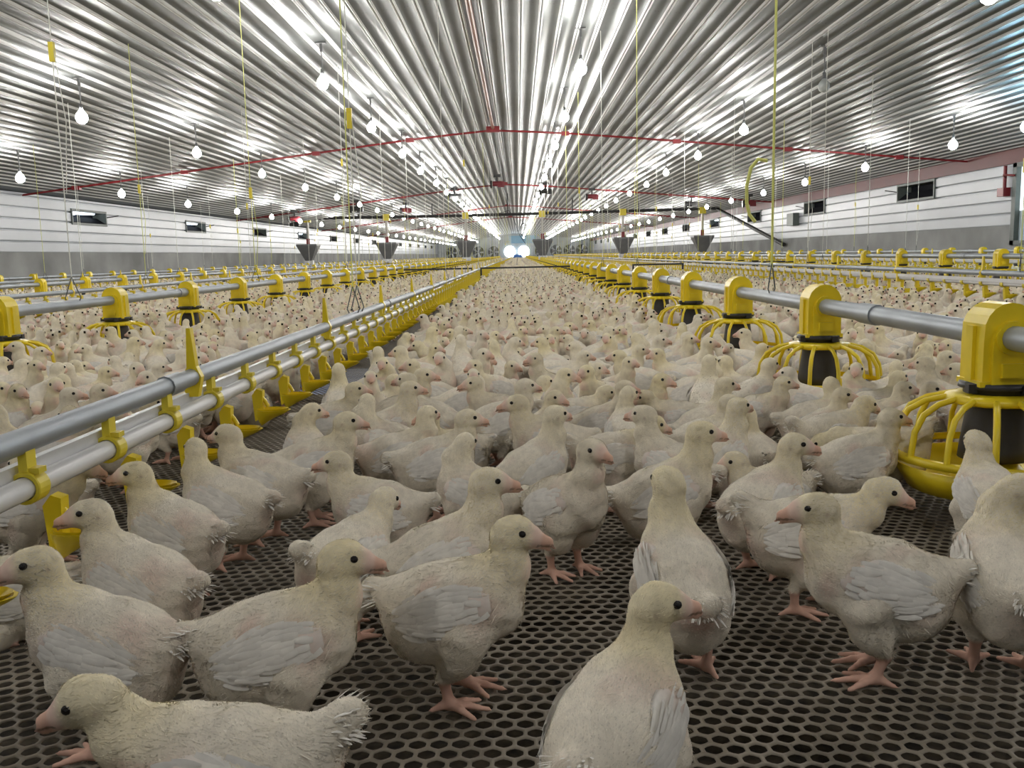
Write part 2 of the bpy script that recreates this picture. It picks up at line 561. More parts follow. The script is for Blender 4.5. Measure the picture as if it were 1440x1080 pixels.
# ------------------------------------------------------------------ feeding lines
def feeder_meshes(lod=0):
    """origin at the auger pipe centre"""
    nseg = 28 if lod == 0 else 10
    cap = MB()
    # head: box with an arched top, pipe passes along y
    poly = [(-.047, -.085), (.047, -.085), (.047, -.01)] + [(.047 * math.cos(t), .012 + .05 * math.sin(t)) for t in np.linspace(.25, math.pi - .25, 9)] + [(-.047, -.01)]
    cap.prism(poly, -.042, .042)
    if lod == 0:
        cap.prism([(x * .72, z * .8 - .02) for x, z in poly], -.05, .05)
        cap.box(-.053, .053, -.012, .012, -.08, .02)
        cap.box(-.052, .052, -.045, .045, -.088, -.078)
        cap.box(-.02, .02, -.058, -.05, -.07, -.045)
        cap.tube([(0, -.055, .0), (0, .055, .0)], .03, 18)
    col = MB()
    col.lathe([(.03, -.082), (.062, -.083), (.064, -.093), (.055, -.095), (.055, -.112), (.03, -.112)], n=nseg)
    if lod == 0:
        for k in range(4):
            t = k * math.pi / 2 + .4
            col.box(.062 * math.cos(t) - .008, .062 * math.cos(t) + .008, .062 * math.sin(t) - .008, .062 * math.sin(t) + .008, -.1, -.084)
    con = MB()
    con.lathe([(.05, -.11), (.048, -.13), (.058, -.205), (.06, -.225), (.02, -.23)], n=nseg)
    gr = MB()
    gr.lathe([(.055, -.103), (.085, -.108), (.088, -.118), (.078, -.122), (.055, -.12), (.055, -.103)], n=nseg)
    ns = 14 if lod == 0 else 9
    for k in range(ns):
        t = 2 * math.pi * (k + .5) / ns
        c, s_ = math.cos(t), math.sin(t)
        pts = [(.083, -.112), (.118, -.120), (.148, -.138), (.165, -.168), (.172, -.215)]
        if lod: pts = [pts[0], pts[2], pts[4]]
        gr.tube([(c * r_, s_ * r_, z_) for r_, z_ in pts], .0058, 6 if lod == 0 else 3)
    gr.lathe([(.168, -.21), (.178, -.212), (.178, -.224), (.168, -.224), (.168, -.21)], n=nseg)
    pan = MB()
    pan.lathe([(.001, -.268), (.09, -.278), (.14, -.272), (.168, -.232), (.174, -.232), (.146, -.28), (.09, -.286), (.001, -.276)], n=nseg)
    pan.lathe([(.001, -.225), (.04, -.232), (.075, -.268)], n=nseg)
    return cap, col, con, gr, pan


cap, col_, con, gr, pan = feeder_meshes(0)
FM = dict(cap=cap.mesh('feeder_head', Y_PL), collar=col_.mesh('feeder_collar', DARKP), cone=con.mesh('feeder_cone', DARKP),
          grill=gr.mesh('feeder_grill', Y_PL), pan=pan.mesh('feeder_pan', Y_PL))
cap, col_, con, gr, pan = feeder_meshes(1)
lo = MB()
for part, mi in ((cap, 0), (col_, 1), (con, 1), (gr, 0), (pan, 0)):
    lo.add(part.V, part.Fc, mi, True)
FLO = lo.mesh('feeder_small', [Y_PL, DARKP])


def suspension(root, x, y, z, top=None, cord=CORDW, adj=True, adjz=None, hook=True, r=.0024):
    top = top if top is not None else ceil_z(x) - .02
    m = MB()
    if hook:
        m.tube([(x, y, z + .12), (x - .02, y - .03, z + .03), (x, y - .02, z - .02)], .0025, 5, 2)
        m.tube([(x, y, z + .12), (x + .02, y + .03, z + .03), (x, y + .02, z - .02)], .0025, 5, 2)
    m.tube([(x, y, z + .1), (x, y, top)], r, 5, 0)
    if adj:
        if not adjz and random.random() < .5: adj = False
    if adj:
        za = adjz if adjz else z + (top - z) * random.uniform(.3, .55)
        m.box(x - .010, x + .010, y - .010, y + .010, za, za + .08, 1)
        m.tube([(x + .008, y, za + .05), (x + .035, y, za - .25), (x + .01, y, za - .55)], .002, 4, 0)
    m.obj('suspension_cord', [cord, Y_PL2, WIRE], root)


def feed_line(x, z, y_first, label, extra=(), sag=0.):
    root = empty('feeding_line', (0, 0, 0))
    tag(root, label, 'feeding line', 'feeding lines along the house')
    m = MB()
    y = -3.0
    m.tube([(x, -3.2, z), (x, YE - 1.5, z)], .022, 14)
    yj = 2.25
    while yj < 100:
        m.tube([(x, yj, z), (x, yj + .1, z)], .0255, 14); yj += 3.05
    m.obj('auger_pipe', GALV, root)
    y = y_first; k = 0
    while y < YE - 2 and k < 100:
        fo = None
        if y < 14:
            fo = link('feeder', FM['cap'], root, (x, y, z))
            link('collar', FM['collar'], fo); link('feed_cone', FM['cone'], fo)
            link('grill', FM['grill'], fo); link('pan', FM['pan'], fo)
            fo.rotation_euler = (0, 0, 0)
        else:
            link('feeder', FLO, root, (x, y, z))
        y += 1.0; k += 1
    for e in extra:
        suspension(root, x, *e[:1], z, **(e[1] if len(e) > 1 else {}))
    y = 9.2 + random.random() * 2
    while y < 100:
        suspension(root, x, y, z, cord=random.choice((CORDW, CORDW, CORDY)), r=.0035 if y < 30 else .006)
        y += 3.0 + random.random() * .5
    return root


feed_line(.87, .335, 1.68, 'steel feeding line with yellow round pans right of the open aisle',
          extra=[(3.2, dict(cord=CORDY, r=.0045, adj=False)), (6.8, dict(cord=CORDY, adj=False))])
feed_line(-1.95, .325, 3.47, 'steel feeding line with yellow pans just left of the nearest drinker line',
          extra=[(4.05, dict(cord=CORDW, adjz=1.35)), (6.9, dict(cord=CORDY, adjz=.95))])
feed_line(-4.95, .30, 4.6, 'feeding line with yellow pans second from the left wall',
          extra=[(11.2 - 3, dict(cord=CORDW))])
feed_line(-7.95, .30, 5.2, 'feeding line with yellow pans closest to the left wall')
feed_line(4.0, .40, 4.75, 'feeding line with yellow pans second from the right wall', extra=[(7.4, dict(cord=CORDY))])
feed_line(7.0, .40, 5.1, 'feeding line with yellow pans closest to the right wall')

# ------------------------------------------------------------------ drinker lines
def drinker_meshes():
    clip = MB()
    # saddle clip round the water pipe (pipe along y, origin at water pipe centre)
    ring = MB(); ring.lathe([(.0165, -.015), (.0215, -.015), (.0225, -.013), (.0225, .013), (.0215, .015), (.0165, .015), (.0165, -.015)], n=20)
    clip.add([(a, c_, b_) for a, b_, c_ in ring.V], [f[::-1] for f in ring.Fc], 0, False)
    clip.box(-.004, .02, -.010, .010, .019, .027)
    clip.box(-.006, .006, -.012, .012, .016, .055)
    cup = MB()
    # strap down to the cup
    cup.prism([(.016, -.015), (.03, -.02), (.027, -.085), (.009, -.095), (.004, -.03)], -.011, .011)
    # boat shaped drip cup
    nu, nv = 14, 5
    V = []; Fc = []
    for j in range(nv + 1):
        s_ = 1 - .62 * (j / nv) ** 1.4
        for i in range(nu):
            t = 2 * math.pi * i / nu
            co = math.cos(t)
            V.append((.045 + (.050 if co > 0 else .038) * s_ * co - .010 * (j / nv), .028 * s_ * math.sin(t), -.068 - (.030 - .010 * co) * (j / nv)))
    for j in range(nv):
        for i in range(nu):
            i2 = (i + 1) % nu
            Fc.append((j * nu + i, j * nu + i2, (j + 1) * nu + i2, (j + 1) * nu + i))
    Fc.append(tuple(range(nv * nu, nv * nu + nu)))
    cup.add(V, Fc, 0, True)
    V2 = [(.045 + (a - .045) * .9, b_ * .88, max(c_ + .004, -.096)) for a, b_, c_ in V]
    cup.add(V2, [tuple(reversed(f)) for f in Fc], 0, True)
    cup.add([V[i] for i in range(nu)] + [(V2[i][0], V2[i][1], -.068) for i in range(nu)], [(i, (i + 1) % nu, (i + 1) % nu + nu, i + nu) for i in range(nu)])
    for i in range(nu): pass
    cup.tube([(0.01, 0, -.02), (.032, 0, -.045), (.04, 0, -.06)], .005, 6)
    clo = MB()
    clo.box(-.026, .026, -.014, .014, -.03, .03)
    clo.box(.006, .026, -.01, .01, -.1, -.02)
    clo.prism([(.004, -.083), (.09, -.083), (.065, -.115), (.02, -.115)], -.026, .026)
    return clip.mesh('pipe_clip', Y_PL2), cup.mesh('drinker_cup', Y_PL), clo


clip_me, cup_me, clo = drinker_meshes()
clo_me = clo.mesh('drinker_small', Y_PL)


def drink_line(x, z, label, y0=.98, extra=()):
    """z = steel pipe height; the white water pipe hangs under it"""
    zw = z - .062
    root = empty('drinker_line', (0, 0, 0))
    tag(root, label, 'drinker line', 'drinker lines along the house')
    m = MB(); m.tube([(x, -3.2, z), (x, YE - 2, z)], .0175, 12)
    yj = 1.72
    while yj < 60:
        m.tube([(x, yj, z), (x, yj + .07, z)], .0205, 12); yj += 3.0
    m.obj('support_pipe', GALV, root)
    m = MB(); m.tube([(x + .006, -3.2, zw), (x + .006, YE - 2, zw)], .0155, 10)
    m.box(x - .018, x - .006, -3.2, YE - 2, zw + .008, zw + .03)
    yj = 1.95
    while yj < 60:
        m.tube([(x + .006, yj, zw), (x + .006, yj + .09, zw)], .0185, 10); yj += 3.0
    m.obj('water_pipe', WPIPE, root)
    y = y0; k = 0
    rest = MB()
    while y < YE - 3:
        if k < 100 and y < 28:
            if y < 7:
                link('pipe_clip', clip_me, root, (x + .006, y - .02, zw))
                link('drinker_cup', cup_me, root, (x + .012, y, zw))
            else:
                link('drinker_cup', clo_me, root, (x + .006, y, zw))
        else:
            rest.add([(a + x + .006, b_ + y, c_ + zw) for a, b_, c_ in clo.V], clo.Fc)
        y += .25 if y < 28 else .3; k += 1
    o = rest.obj('far_drinker_cups', Y_PL, root); o['kind'] = 'stuff'
    # yellow hanger hooks standing above the steel pipe
    y = 1.87
    hk = MB()
    hk.prism([(-.012, -.04), (.012, -.04), (.021, .0), (.011, .022), (.004, .10), (-.004, .10), (-.008, .02), (-.021, .0)], -.009, .009)
    hm = hk.mesh('hanger_hook', Y_PL)
    for yy in np.arange(1.87, 40, 1.32):
        link('hanger_hook', hm, root, (x, yy, z))
    for e in extra:
        suspension(root, x, e[0], z, **(e[1] if len(e) > 1 else {}))
    y = 8.5 + random.random() * 2
    while y < 100:
        suspension(root, x, y, z, cord=random.choice((CORDW, CORDW, CORDY)), r=.003 if y < 30 else .005)
        y += 3.2 + random.random() * .5


drink_line(-.67, .267, 'drinker line with white water pipe and yellow cups beside the open aisle',
           extra=[(3.85, dict(cord=CORDW, adjz=1.02)), (3.75, dict(cord=CORDY, adj=False))])
drink_line(2.9, .326, 'drinker line between the two middle right feeding lines', extra=[(5.4, dict(cord=CORDY, adjz=.9)), (8.9, dict(cord=CORDW))], y0=2.6)
drink_line(-3.45, .29, 'drinker line between second and third feeding lines from left wall', y0=4.0)
drink_line(-6.45, .29, 'drinker line between the two leftmost feeding lines', y0=6.0)
drink_line(5.5, .36, 'drinker line between the two rightmost feeding lines', y0=5.0)

# yellow breather hose hanging beside the near yellow cord
m = MB()
P = []
for px, py in ((1079, 226), (1066, 224), (1056, 236), (1050, 262), (1050, 285), (1054, 302), (1062, 312)):
    dd = fw * F + right * (px - 720) - up * (py - 540)
    P.append(CAM + dd * (3.2 / dd.y))
m.tube(P, .006, 8)
tag(m.obj('hose', CORDY), 'pale yellow hose curling off the near yellow cord by right feeders', 'hose')

# ------------------------------------------------------------------ ceiling pipes, beam, hoppers
def along_ceiling(y, drop, n=24, x0=XL + .05, x1=XR - .07):
    P = []
    for i in range(n + 1):
        x = x0 + (x1 - x0) * i / n
        zc = ceil_z(x)
        blend = math.exp(-((x - XC) / .8) ** 2) * .04
        P.append((x, y, zc - drop - blend))
    return P


for i, y in enumerate((17.1, 30., 43., 56.)):
    m = MB()
    m.tube(along_ceiling(y, .055), .018 if i == 0 else .022, 8)
    root = m.obj('cross_pipe', RED)
    for x in (-8.0, -6.0, -3.6, -1.9, XC, .9, 2.9, 4.9, 6.9):
        s_ = 1.0 if x != XC else 1.7
        k = MB(); k.box(x - .07 * s_, x + .07 * s_, y - .05, y + .05, ceil_z(x) - .055 - .045 * s_, ceil_z(x) - .03)
        k.obj('bracket', RED, root)
    tag(root, 'thin red pipe crossing under the ceiling, %s from the camera' % ordn[i], 'pipe', 'red pipes crossing the ceiling')
m = MB(); m.tube([(XC, YB, ZR - .06), (XC, 17.1, ZR - .06)], .03, 8)
tag(m.obj('ridge_pipe', pmat('brown_red_pipe', (.22, .09, .06), .4, noise=.2, nscale=3)), 'brownish red pipe running along the ceiling ridge overhead', 'pipe')
m = MB(); m.tube([(XC + .03, 17.1, ZR - .10), (XC - .02, 30, ZR - .22), (XC, 36, ZR - .12), (XC + .1, 50, ZR - .1)], .018, 6)
m.tube([(XC + .15, 17.1, ZR - .08), (XC + .1, 50, ZR - .1)], .012, 6)
tag(m.obj('ridge_cable', BLACK), 'black cables running along the ridge beyond the first red pipe', 'cable')

BY = 35.5
m = MB(); m.tube([(-8.35, BY, 2.03), (-2, BY, 2.0), (7.6, BY, 2.06)], .055, 10)
root = m.obj('feed_auger_beam', BLACK)
for x in (-8.2, -6.0, -3.2, -.35, 2.1, 4.6, 7.2):
    k = MB(); k.box(x - .02, x + .02, BY - .02, BY + .02, 2.02, ceil_z(x) - .02); k.obj('hanger', BLACK, root)
k = MB(); k.tube([(7.55, BY, 2.05), (8.05, 28.3, .62)], .06, 10); k.obj('inclined_tube', BLACK, root)
k = MB(); k.box(-8.6, -8.25, BY - .15, BY + .15, 1.75, 2.2); k.obj('drive_motor', BLACK, root)
k = MB()
k.tube([(-.5, BY - .1, 2.0), (-.45, BY - .15, 1.9), (-.6, BY - .12, 1.85), (-.7, BY - .1, 2.05), (-.3, BY - .1, 2.15), (-.15, BY - .1, 1.9), (.1, BY - .1, 1.2), (.3, BY - .1, .9)], .012, 6)
tag(k.obj('loose_cable', BLACK), 'black cable looped over the dark feed auger beam', 'cable')
k = MB(); k.tube([(.42 + .22 * math.cos(t), 60, 2.05 + .42 * math.sin(t)) for t in np.linspace(0, 2 * math.pi, 17)], .03, 6)
k.tube([(.42, 60, 2.45), (.4, 60, 2.8)], .02, 5)
tag(k.obj('cable_coil', BLACK), 'coil of black cable hanging above the bright fan openings', 'cable')
tag(root, 'dark feed auger tube spanning the house above the grey hoppers', 'pipe')
hl = ['closest to the left wall', 'second from the left wall', 'third from the left wall', 'just right of the aisle', 'second from the right wall', 'closest to the right wall']
for i, x in enumerate((-7.95, -4.95, -1.95, .95, 4.0, 7.0)):
    r = empty('feed_hopper', (x, BY, .32))
    h = MB()
    def ring(w, z): return [(-w, -w, z), (w, -w, z), (w, w, z), (-w, w, z)]
    V = ring(.12, .12) + ring(.38, .68) + ring(.38, .74) + ring(.35, .74) + ring(.1, .14)
    Fq = []
    for a in range(4):
        for q in range(4):
            q2 = (q + 1) % 4
            Fq.append((a * 4 + q, a * 4 + q2, (a + 1) * 4 + q2, (a + 1) * 4 + q))
    h.add(V, Fq)
    h.obj('hopper_bin', GREY, r)
    h = MB(); h.box(-.16, .16, -.12, .12, -.02, .13); h.tube([(-.0, -.3, .04), (0, .3, .04)], .05, 8)
    h.obj('intake_boot', WPIPE, r)
    h = MB(); h.tube([(0, 0, 1.66), (0, 0, .75)], .05, 8); h.obj('drop_tube', pmat('drop_tube', (.5, .47, .42), .4) if i == 0 else bpy.data.materials['drop_tube'], r)
    h = MB(); h.box(-.12, .12, -.09, .09, 1.56, 1.80); h.obj('outlet_clamp', Y_PL2, r)
    h = MB(); h.box(-.06, .06, -.05, .05, .70, .95); h.obj('level_switch', RED, r)
    tag(r, 'grey tapered feed hopper under the dark auger tube, %s' % hl[i], 'hopper', 'feed hoppers under the auger tube')

# winches and sensors under the ceiling
wl = [(-7.0, 29.5), (-4.95, 29.0), (-3.9, 33), (-1.95, 29.5), (-.55, 27.), (.9, 29.), (2.4, 30.), (5.6, 30.2), (6.9, 28.)]
wn = ['closest to the left wall', 'second from the left wall', 'smaller one third from the left wall', 'red one left of the ridge', 'at the ridge', 'small box by the centre lamp row', 'first right of the ridge', 'second from the right wall', 'closest to the right wall']
for i, (x, y) in enumerate(wl):
    z = ceil_z(x) - .08
    r = empty('ceiling_winch', (x, y, z))
    k = MB(); k.box(-.1, .1, -.06, .06, -.02, .06); k.box(-.02, .02, -.02, .02, -.2, .0); k.obj('bracket', BLACK, r)
    k = MB(); k.tube([(-.13, 0, -.2), (.13, 0, -.2)], .075, 10); k.box(.02, .2, -.06, .06, -.3, -.14); k.obj('motor', BLACK if i % 2 else pmat('dark_red', (.12, .01, .015), .5), r)
    k = MB(); k.tube([(-.2, 0, -.22), (-.14, 0, -.22)], .11, 10); k.obj('drum', BLACK, r)
    tag(r, 'dark winch box hanging under the ceiling, %s' % wn[i], 'winch', 'winches under the ceiling')

# low black fence frames across the lanes
for i, (x0, x1, lb) in enumerate([(-.63, 1.12, 'low black pipe frame crossing the open aisle'), (-2.3, -.75, 'low black pipe frame left of the near drinker line'),
                                  (1.9, 2.75, 'low black pipe frame just right of the aisle feeding line'), (3.05, 4.55, 'low black pipe frame beyond the right drinker line')]):
    y = 15.5
    m = MB()
    m.box(x0, x1, y - .014, y + .014, .275, .302)
    m.box(x0, x0 + .028, y - .014, y + .014, 0, .275); m.box(x1 - .028, x1, y - .014, y + .014, 0, .275)
    m.tube([(x0, y, .09), (x1, y, .09)], .005, 5)
    tag(m.obj('fence_frame', BLACK), lb, 'fence', 'low fence frames across the lanes')

# red pipe bracket on the right wall and dark flap standing open beside the second inlet
m = MB(); m.tube([(8.1, 15.7, H + .78), (8.1, 15.7, H + 1.28)], .03, 8); m.box(8.03, 8.15, 15.6, 15.8, H + .78, H + .92)
m.tube([(8.1, 15.7, H + 1.1), (8.0, 15.55, H + 1.12), (8.1, 15.4, H + 1.1)], .018, 6)
tag(m.obj('red_standpipe', RED), 'short red standpipe on the right wall beside the glazed door', 'pipe')
m = MB(); m.box(8.0, 8.16, 27.2, 27.9, H + .66, H + 1.02); m.box(7.98, 8.0, 27.2, 27.45, H + .66, H + 1.02)
tag(m.obj('control_box', FRAMEM), 'dark control box on the right wall beyond the second inlet', 'box')

# ------------------------------------------------------------------ world and view
w = bpy.data.worlds.new('world'); SC.world = w
w.use_nodes = True
w.node_tree.nodes['Background'].inputs[0].default_value = (.55, .7, 1, 1)
w.node_tree.nodes['Background'].inputs[1].default_value = .6
SC.view_settings.view_transform = 'Standard'
SC.view_settings.look = 'None'
SC.view_settings.exposure = 0.42
SC.view_settings.gamma = 1
SC.view_settings.use_curve_mapping = False
SC.cycles.use_denoising = True
SC.cycles.use_light_tree = True
SC.cycles.max_bounces = 6
SC.cycles.adaptive_threshold = .02
SC.cycles.diffuse_bounces = 4
SC.cycles.glossy_bounces = 4
SC.cycles.sample_clamp_indirect = 6
SC.cycles.caustics_reflective = False
# ------------------------------------------------------------------ chicks
import openvdb as vdb


def rotm(yaw_, pit):
    cy, sy = math.cos(yaw_), math.sin(yaw_)
    cp, sp = math.cos(pit), math.sin(pit)
    Rz = np.array([[cy, -sy, 0], [sy, cy, 0], [0, 0, 1]])
    Ry = np.array([[cp, 0, sp], [0, 1, 0], [-sp, 0, cp]])   # +pit tips the beak down
    return Rz @ Ry


def sd_ell(P, c, r, R=None):
    q = P - np.asarray(c)
    if R is not None: q = q @ R
    r = np.asarray(r)
    k0 = np.linalg.norm(q / r, axis=-1)
    k1 = np.linalg.norm(q / (r * r), axis=-1) + 1e-9
    return k0 * (k0 - 1) / k1


def sd_cone(P, a, b, ra, rb):
    a = np.asarray(a, float); b = np.asarray(b, float)
    ba = b - a
    t = np.clip(((P - a) @ ba) / (ba @ ba), 0, 1)
    d = np.linalg.norm(P - a - t[..., None] * ba, axis=-1)
    return d - (ra + (rb - ra) * t)


def smin(a, b, k):
    h = np.clip(.5 + .5 * (b - a) / k, 0, 1)
    return b + (a - b) * h - k * h * (1 - h)


class Pose:
    def __init__(s, head=(.062, 0, .188), hyaw=0., hpit=.12, lift=0., legs=((.004, 0.), (-.004, 0.)), lean=.16, plump=1., sit=False, tail=.25, neck=1., mid=None):
        s.head = np.array(head, float); s.hyaw = hyaw; s.hpit = hpit; s.lift = lift; s.legs = legs; s.lean = lean
        s.plump = plump; s.sit = sit; s.tail = tail; s.neck = neck; s.mid = mid
        s.R = rotm(hyaw, hpit)
        s.Rb = rotm(0, -lean)

    def b(s, p):          # body frame -> chick frame (leaning, lifted)
        p = np.array(p, float) - np.array([0, 0, .11])
        return s.Rb @ p + np.array([0, 0, .11 + s.lift])

    def hd(s, p):
        return s.R @ np.array(p, float) + s.head

    def toes(s):
        out = []
        for sd, (fx, fy) in ((1, s.legs[0]), (-1, s.legs[1])):
            an = np.array([fx - .004, sd * (.026 + fy), .011])
            knee = s.b((-.002, sd * .027, .062))
            hock = np.array([(an[0] + knee[0]) / 2 - .012, (an[1] + knee[1]) / 2, max(.034 + s.lift * .5, .03)])
            segs = []
            for ang, L in ((.0, .040), (.62, .034), (-.62, .034), (math.pi - .25 * sd, .018)):
                ang2 = ang - .06 * sd
                d = np.array([math.cos(ang2), math.sin(ang2), 0])
                p0 = an + np.array([0, 0, -.003])
                p1 = an + d * L * .5 + np.array([0, 0, -.0035])
                p2 = an + d * L + np.array([0, 0, -.0072])
                segs.append((p0, p1, .0050, .0040)); segs.append((p1, p2, .0040, .0027))
                segs.append((p2, p2 + d * .006 + np.array([0, 0, -.0015]), .0022, .0008))
            out.append((sd, an, hock, knee, segs))
        return out

    def field(s, P):
        pl = s.plump
        D = sd_ell(P, s.b((-.012, 0, .112)), (.068, .046 * pl, .044 * pl), s.Rb)
        D = smin(D, sd_ell(P, s.b((.034, 0, .108)), (.034, .037 * pl, .040 * pl), s.Rb), .020)
        D = smin(D, sd_ell(P, s.b((-.037, 0, .087)), (.044, .042 * pl, .039 * pl), s.Rb), .018)
        tz = s.tail
        t1 = s.b((-.091, 0, .124 + .05 * tz))
        D = smin(D, sd_cone(P, s.b((-.058, 0, .118)), t1, .027, .0125), .016)
        # neck
        a = s.b((.036, 0, .124)); e = s.hd((-.010, 0, -.008))
        mid = (a + e) / 2 + np.array([.012, 0, -.004]) if s.mid is None else np.array(s.mid)
        nk = s.neck
        D = smin(D, sd_cone(P, a, mid, .030, .0205 * nk), .020)
        D = smin(D, sd_cone(P, mid, e, .0195 * nk, .0162 * nk), .012)
        D = smin(D, sd_ell(P, s.hd((0, 0, 0)), (.0222, .0168, .0178), s.R), .009)
        D = smin(D, sd_ell(P, s.hd((.017, 0, -.004)), (.0135, .0107, .0110), s.R), .007)
        # brow and cheek
        # thighs
        T = None
        for sd, an, hock, knee, segs in s.toes():
            if s.sit:
                q = sd_cone(P, knee, np.array([knee[0] + .01, knee[1], .03]), .024, .016)
            else:
                q = smin(sd_cone(P, knee + np.array([.006, 0, .022]), knee + np.array([0, 0, -.004]), .027, .0185), sd_cone(P, knee, hock + np.array([0, 0, .004]), .0185, .0085), .01)
            D = smin(D, q, .014)
        B = sd_cone(P, s.hd((.026, 0, -.004)), s.hd((.043, 0, -.0115)), .0062, .0013)
        B = smin(B, sd_ell(P, s.hd((.030, 0, -.0045)), (.010, .0052, .0055), s.R), .003)
        B2 = sd_cone(P, s.hd((.026, 0, -.011)), s.hd((.039, 0, -.0145)), .0042, .0012)
        D = smin(D, np.minimum(B, B2), .0028)
        for sd, an, hock, knee, segs in s.toes():
            if s.sit: 
                pass
            q = sd_cone(P, hock, an, .0062, .0054)
            q = smin(q, sd_ell(P, an, (.008, .007, .006)), .003)
            for p0, p1, r0, r1 in segs:
                q = smin(q, sd_cone(P, p0, p1, r0, r1), .0022)
            D = smin(D, q, .004)
        return D

    def grid_mesh(s, vox):
        lo = np.array([-.125, -.07, -.004]); hi = np.array([.14, .07, .26])
        hp = s.hd((.045, 0, 0))
        lo = np.minimum(lo, hp - .04); hi = np.maximum(hi, hp + .045)
        lo[2] = -.004
        n = np.ceil((hi - lo) / vox).astype(int) + 1
        ax = [lo[i] + np.arange(n[i]) * vox for i in range(3)]
        D = np.empty(n, dtype=np.float32)
        for i in range(0, n[0], 24):
            g = np.stack(np.meshgrid(ax[0][i:i + 24], ax[1], ax[2], indexing='ij'), -1)
            D[i:i + 24] = s.field(g)
        g = vdb.FloatGrid(vox * 4)
        g.copyFromArray(np.clip(D, -vox * 4, vox * 4))
        pts, quads = g.convertToQuads(0.0)
        pts = pts.astype(float) * vox + lo
        pts[:, 2] = np.maximum(pts[:, 2], .0003)
        return pts, quads[:, ::-1].astype(np.int64)

    def colours(s, P, seed=0):
        """own colours of the bird: white down, yellow head down, pink skin, beak and legs. alpha = yellow-down mask"""
        n = len(P)
        col = np.tile(np.array([.88, .815, .69]), (n, 1))
        r_ = np.random.default_rng(seed)
        # mottled pink skin showing through
        nz = np.zeros(n)
        for _ in range(10):
            k = r_.normal(size=3) * 45; nz += np.sin(P @ k + r_.random() * 6.3)
        nz = nz / 4
        skin = np.array([.74, .50, .43])
        dB = sd_ell(P, s.b((-.012, 0, .112)), (.068, .046, .044), s.Rb)
        patch = np.clip(nz - .25, 0, 1) * .55 * (P[:, 2] < s.head[2] - .03)
        # wing pits, throat, crop
        thr = np.exp(-(np.linalg.norm(P - (s.b((.05, 0, .125))), axis=1) / .022) ** 2)
        rump = np.exp(-(np.linalg.norm(P - (s.b((-.085, 0, .105))), axis=1) / .02) ** 2)
        shl = np.exp(-(np.linalg.norm(P - s.b((.02, .04, .13)), axis=1) / .016) ** 2) + np.exp(-(np.linalg.norm(P - s.b((.02, -.04, .13)), axis=1) / .016) ** 2)
        pk = np.clip(patch + .35 * thr + .4 * rump + .35 * shl, 0, .75)[:, None]
        col = col * (1 - pk) + skin * pk
        dh = np.linalg.norm(P - s.head, axis=1)
        a = s.b((.036, 0, .124))
        mask = np.clip(1.15 - np.minimum(dh, sd_cone(P, s.head, (a + s.head) / 2, .0, .0)) / .05, 0, 1)
        # face
        hl = (P - s.head) @ s.R
        fc = np.clip((hl[:, 0] - .012) / .010, 0, 1) * (dh < .05)
        face = np.array([.78, .47, .38])
        fc2 = (fc * .6)[:, None]
        col = col * (1 - fc2) + face * fc2
        bk = np.clip((hl[:, 0] - .0265) / .003, 0, 1)[:, None] * (dh < .06)[:, None]
        col = col * (1 - bk) + np.array([.77, .49, .37]) * bk
        # nostril / mouth line
        ml = ((np.abs(hl[:, 2] + .0095) < .0011) & (hl[:, 0] > .024) & (dh < .06))[:, None]
        col = np.where(ml, col * .45, col)
        # ear
        for sd in (1, -1):
            de = np.linalg.norm(hl - np.array([-.010, sd * .0156, -.005]), axis=1)
            e = np.exp(-(de / .0026) ** 2)[:, None] * .7
            col = col * (1 - e) + np.array([.35, .2, .16]) * e
        leg = np.zeros(n)
        for sd, an, hock, knee, segs in s.toes():
            d = sd_cone(P, hock + np.array([0, 0, -.004]), an, .006, .006)
            for p0, p1, r0, r1 in segs: d = np.minimum(d, sd_cone(P, p0, p1, r0, r1))
            leg = np.maximum(leg, np.clip(1 - (d - .001) / .004, 0, 1))
        leg = (leg * (P[:, 2] < .05 + s.lift))[:, None]
        col = col * (1 - leg) + np.array([.72, .45, .35]) * leg
        mask = mask * (1 - fc) * (1 - leg[:, 0])
        bare = np.clip(fc + leg[:, 0] + bk[:, 0], 0, 1)
        return np.column_stack([col, mask]), bare


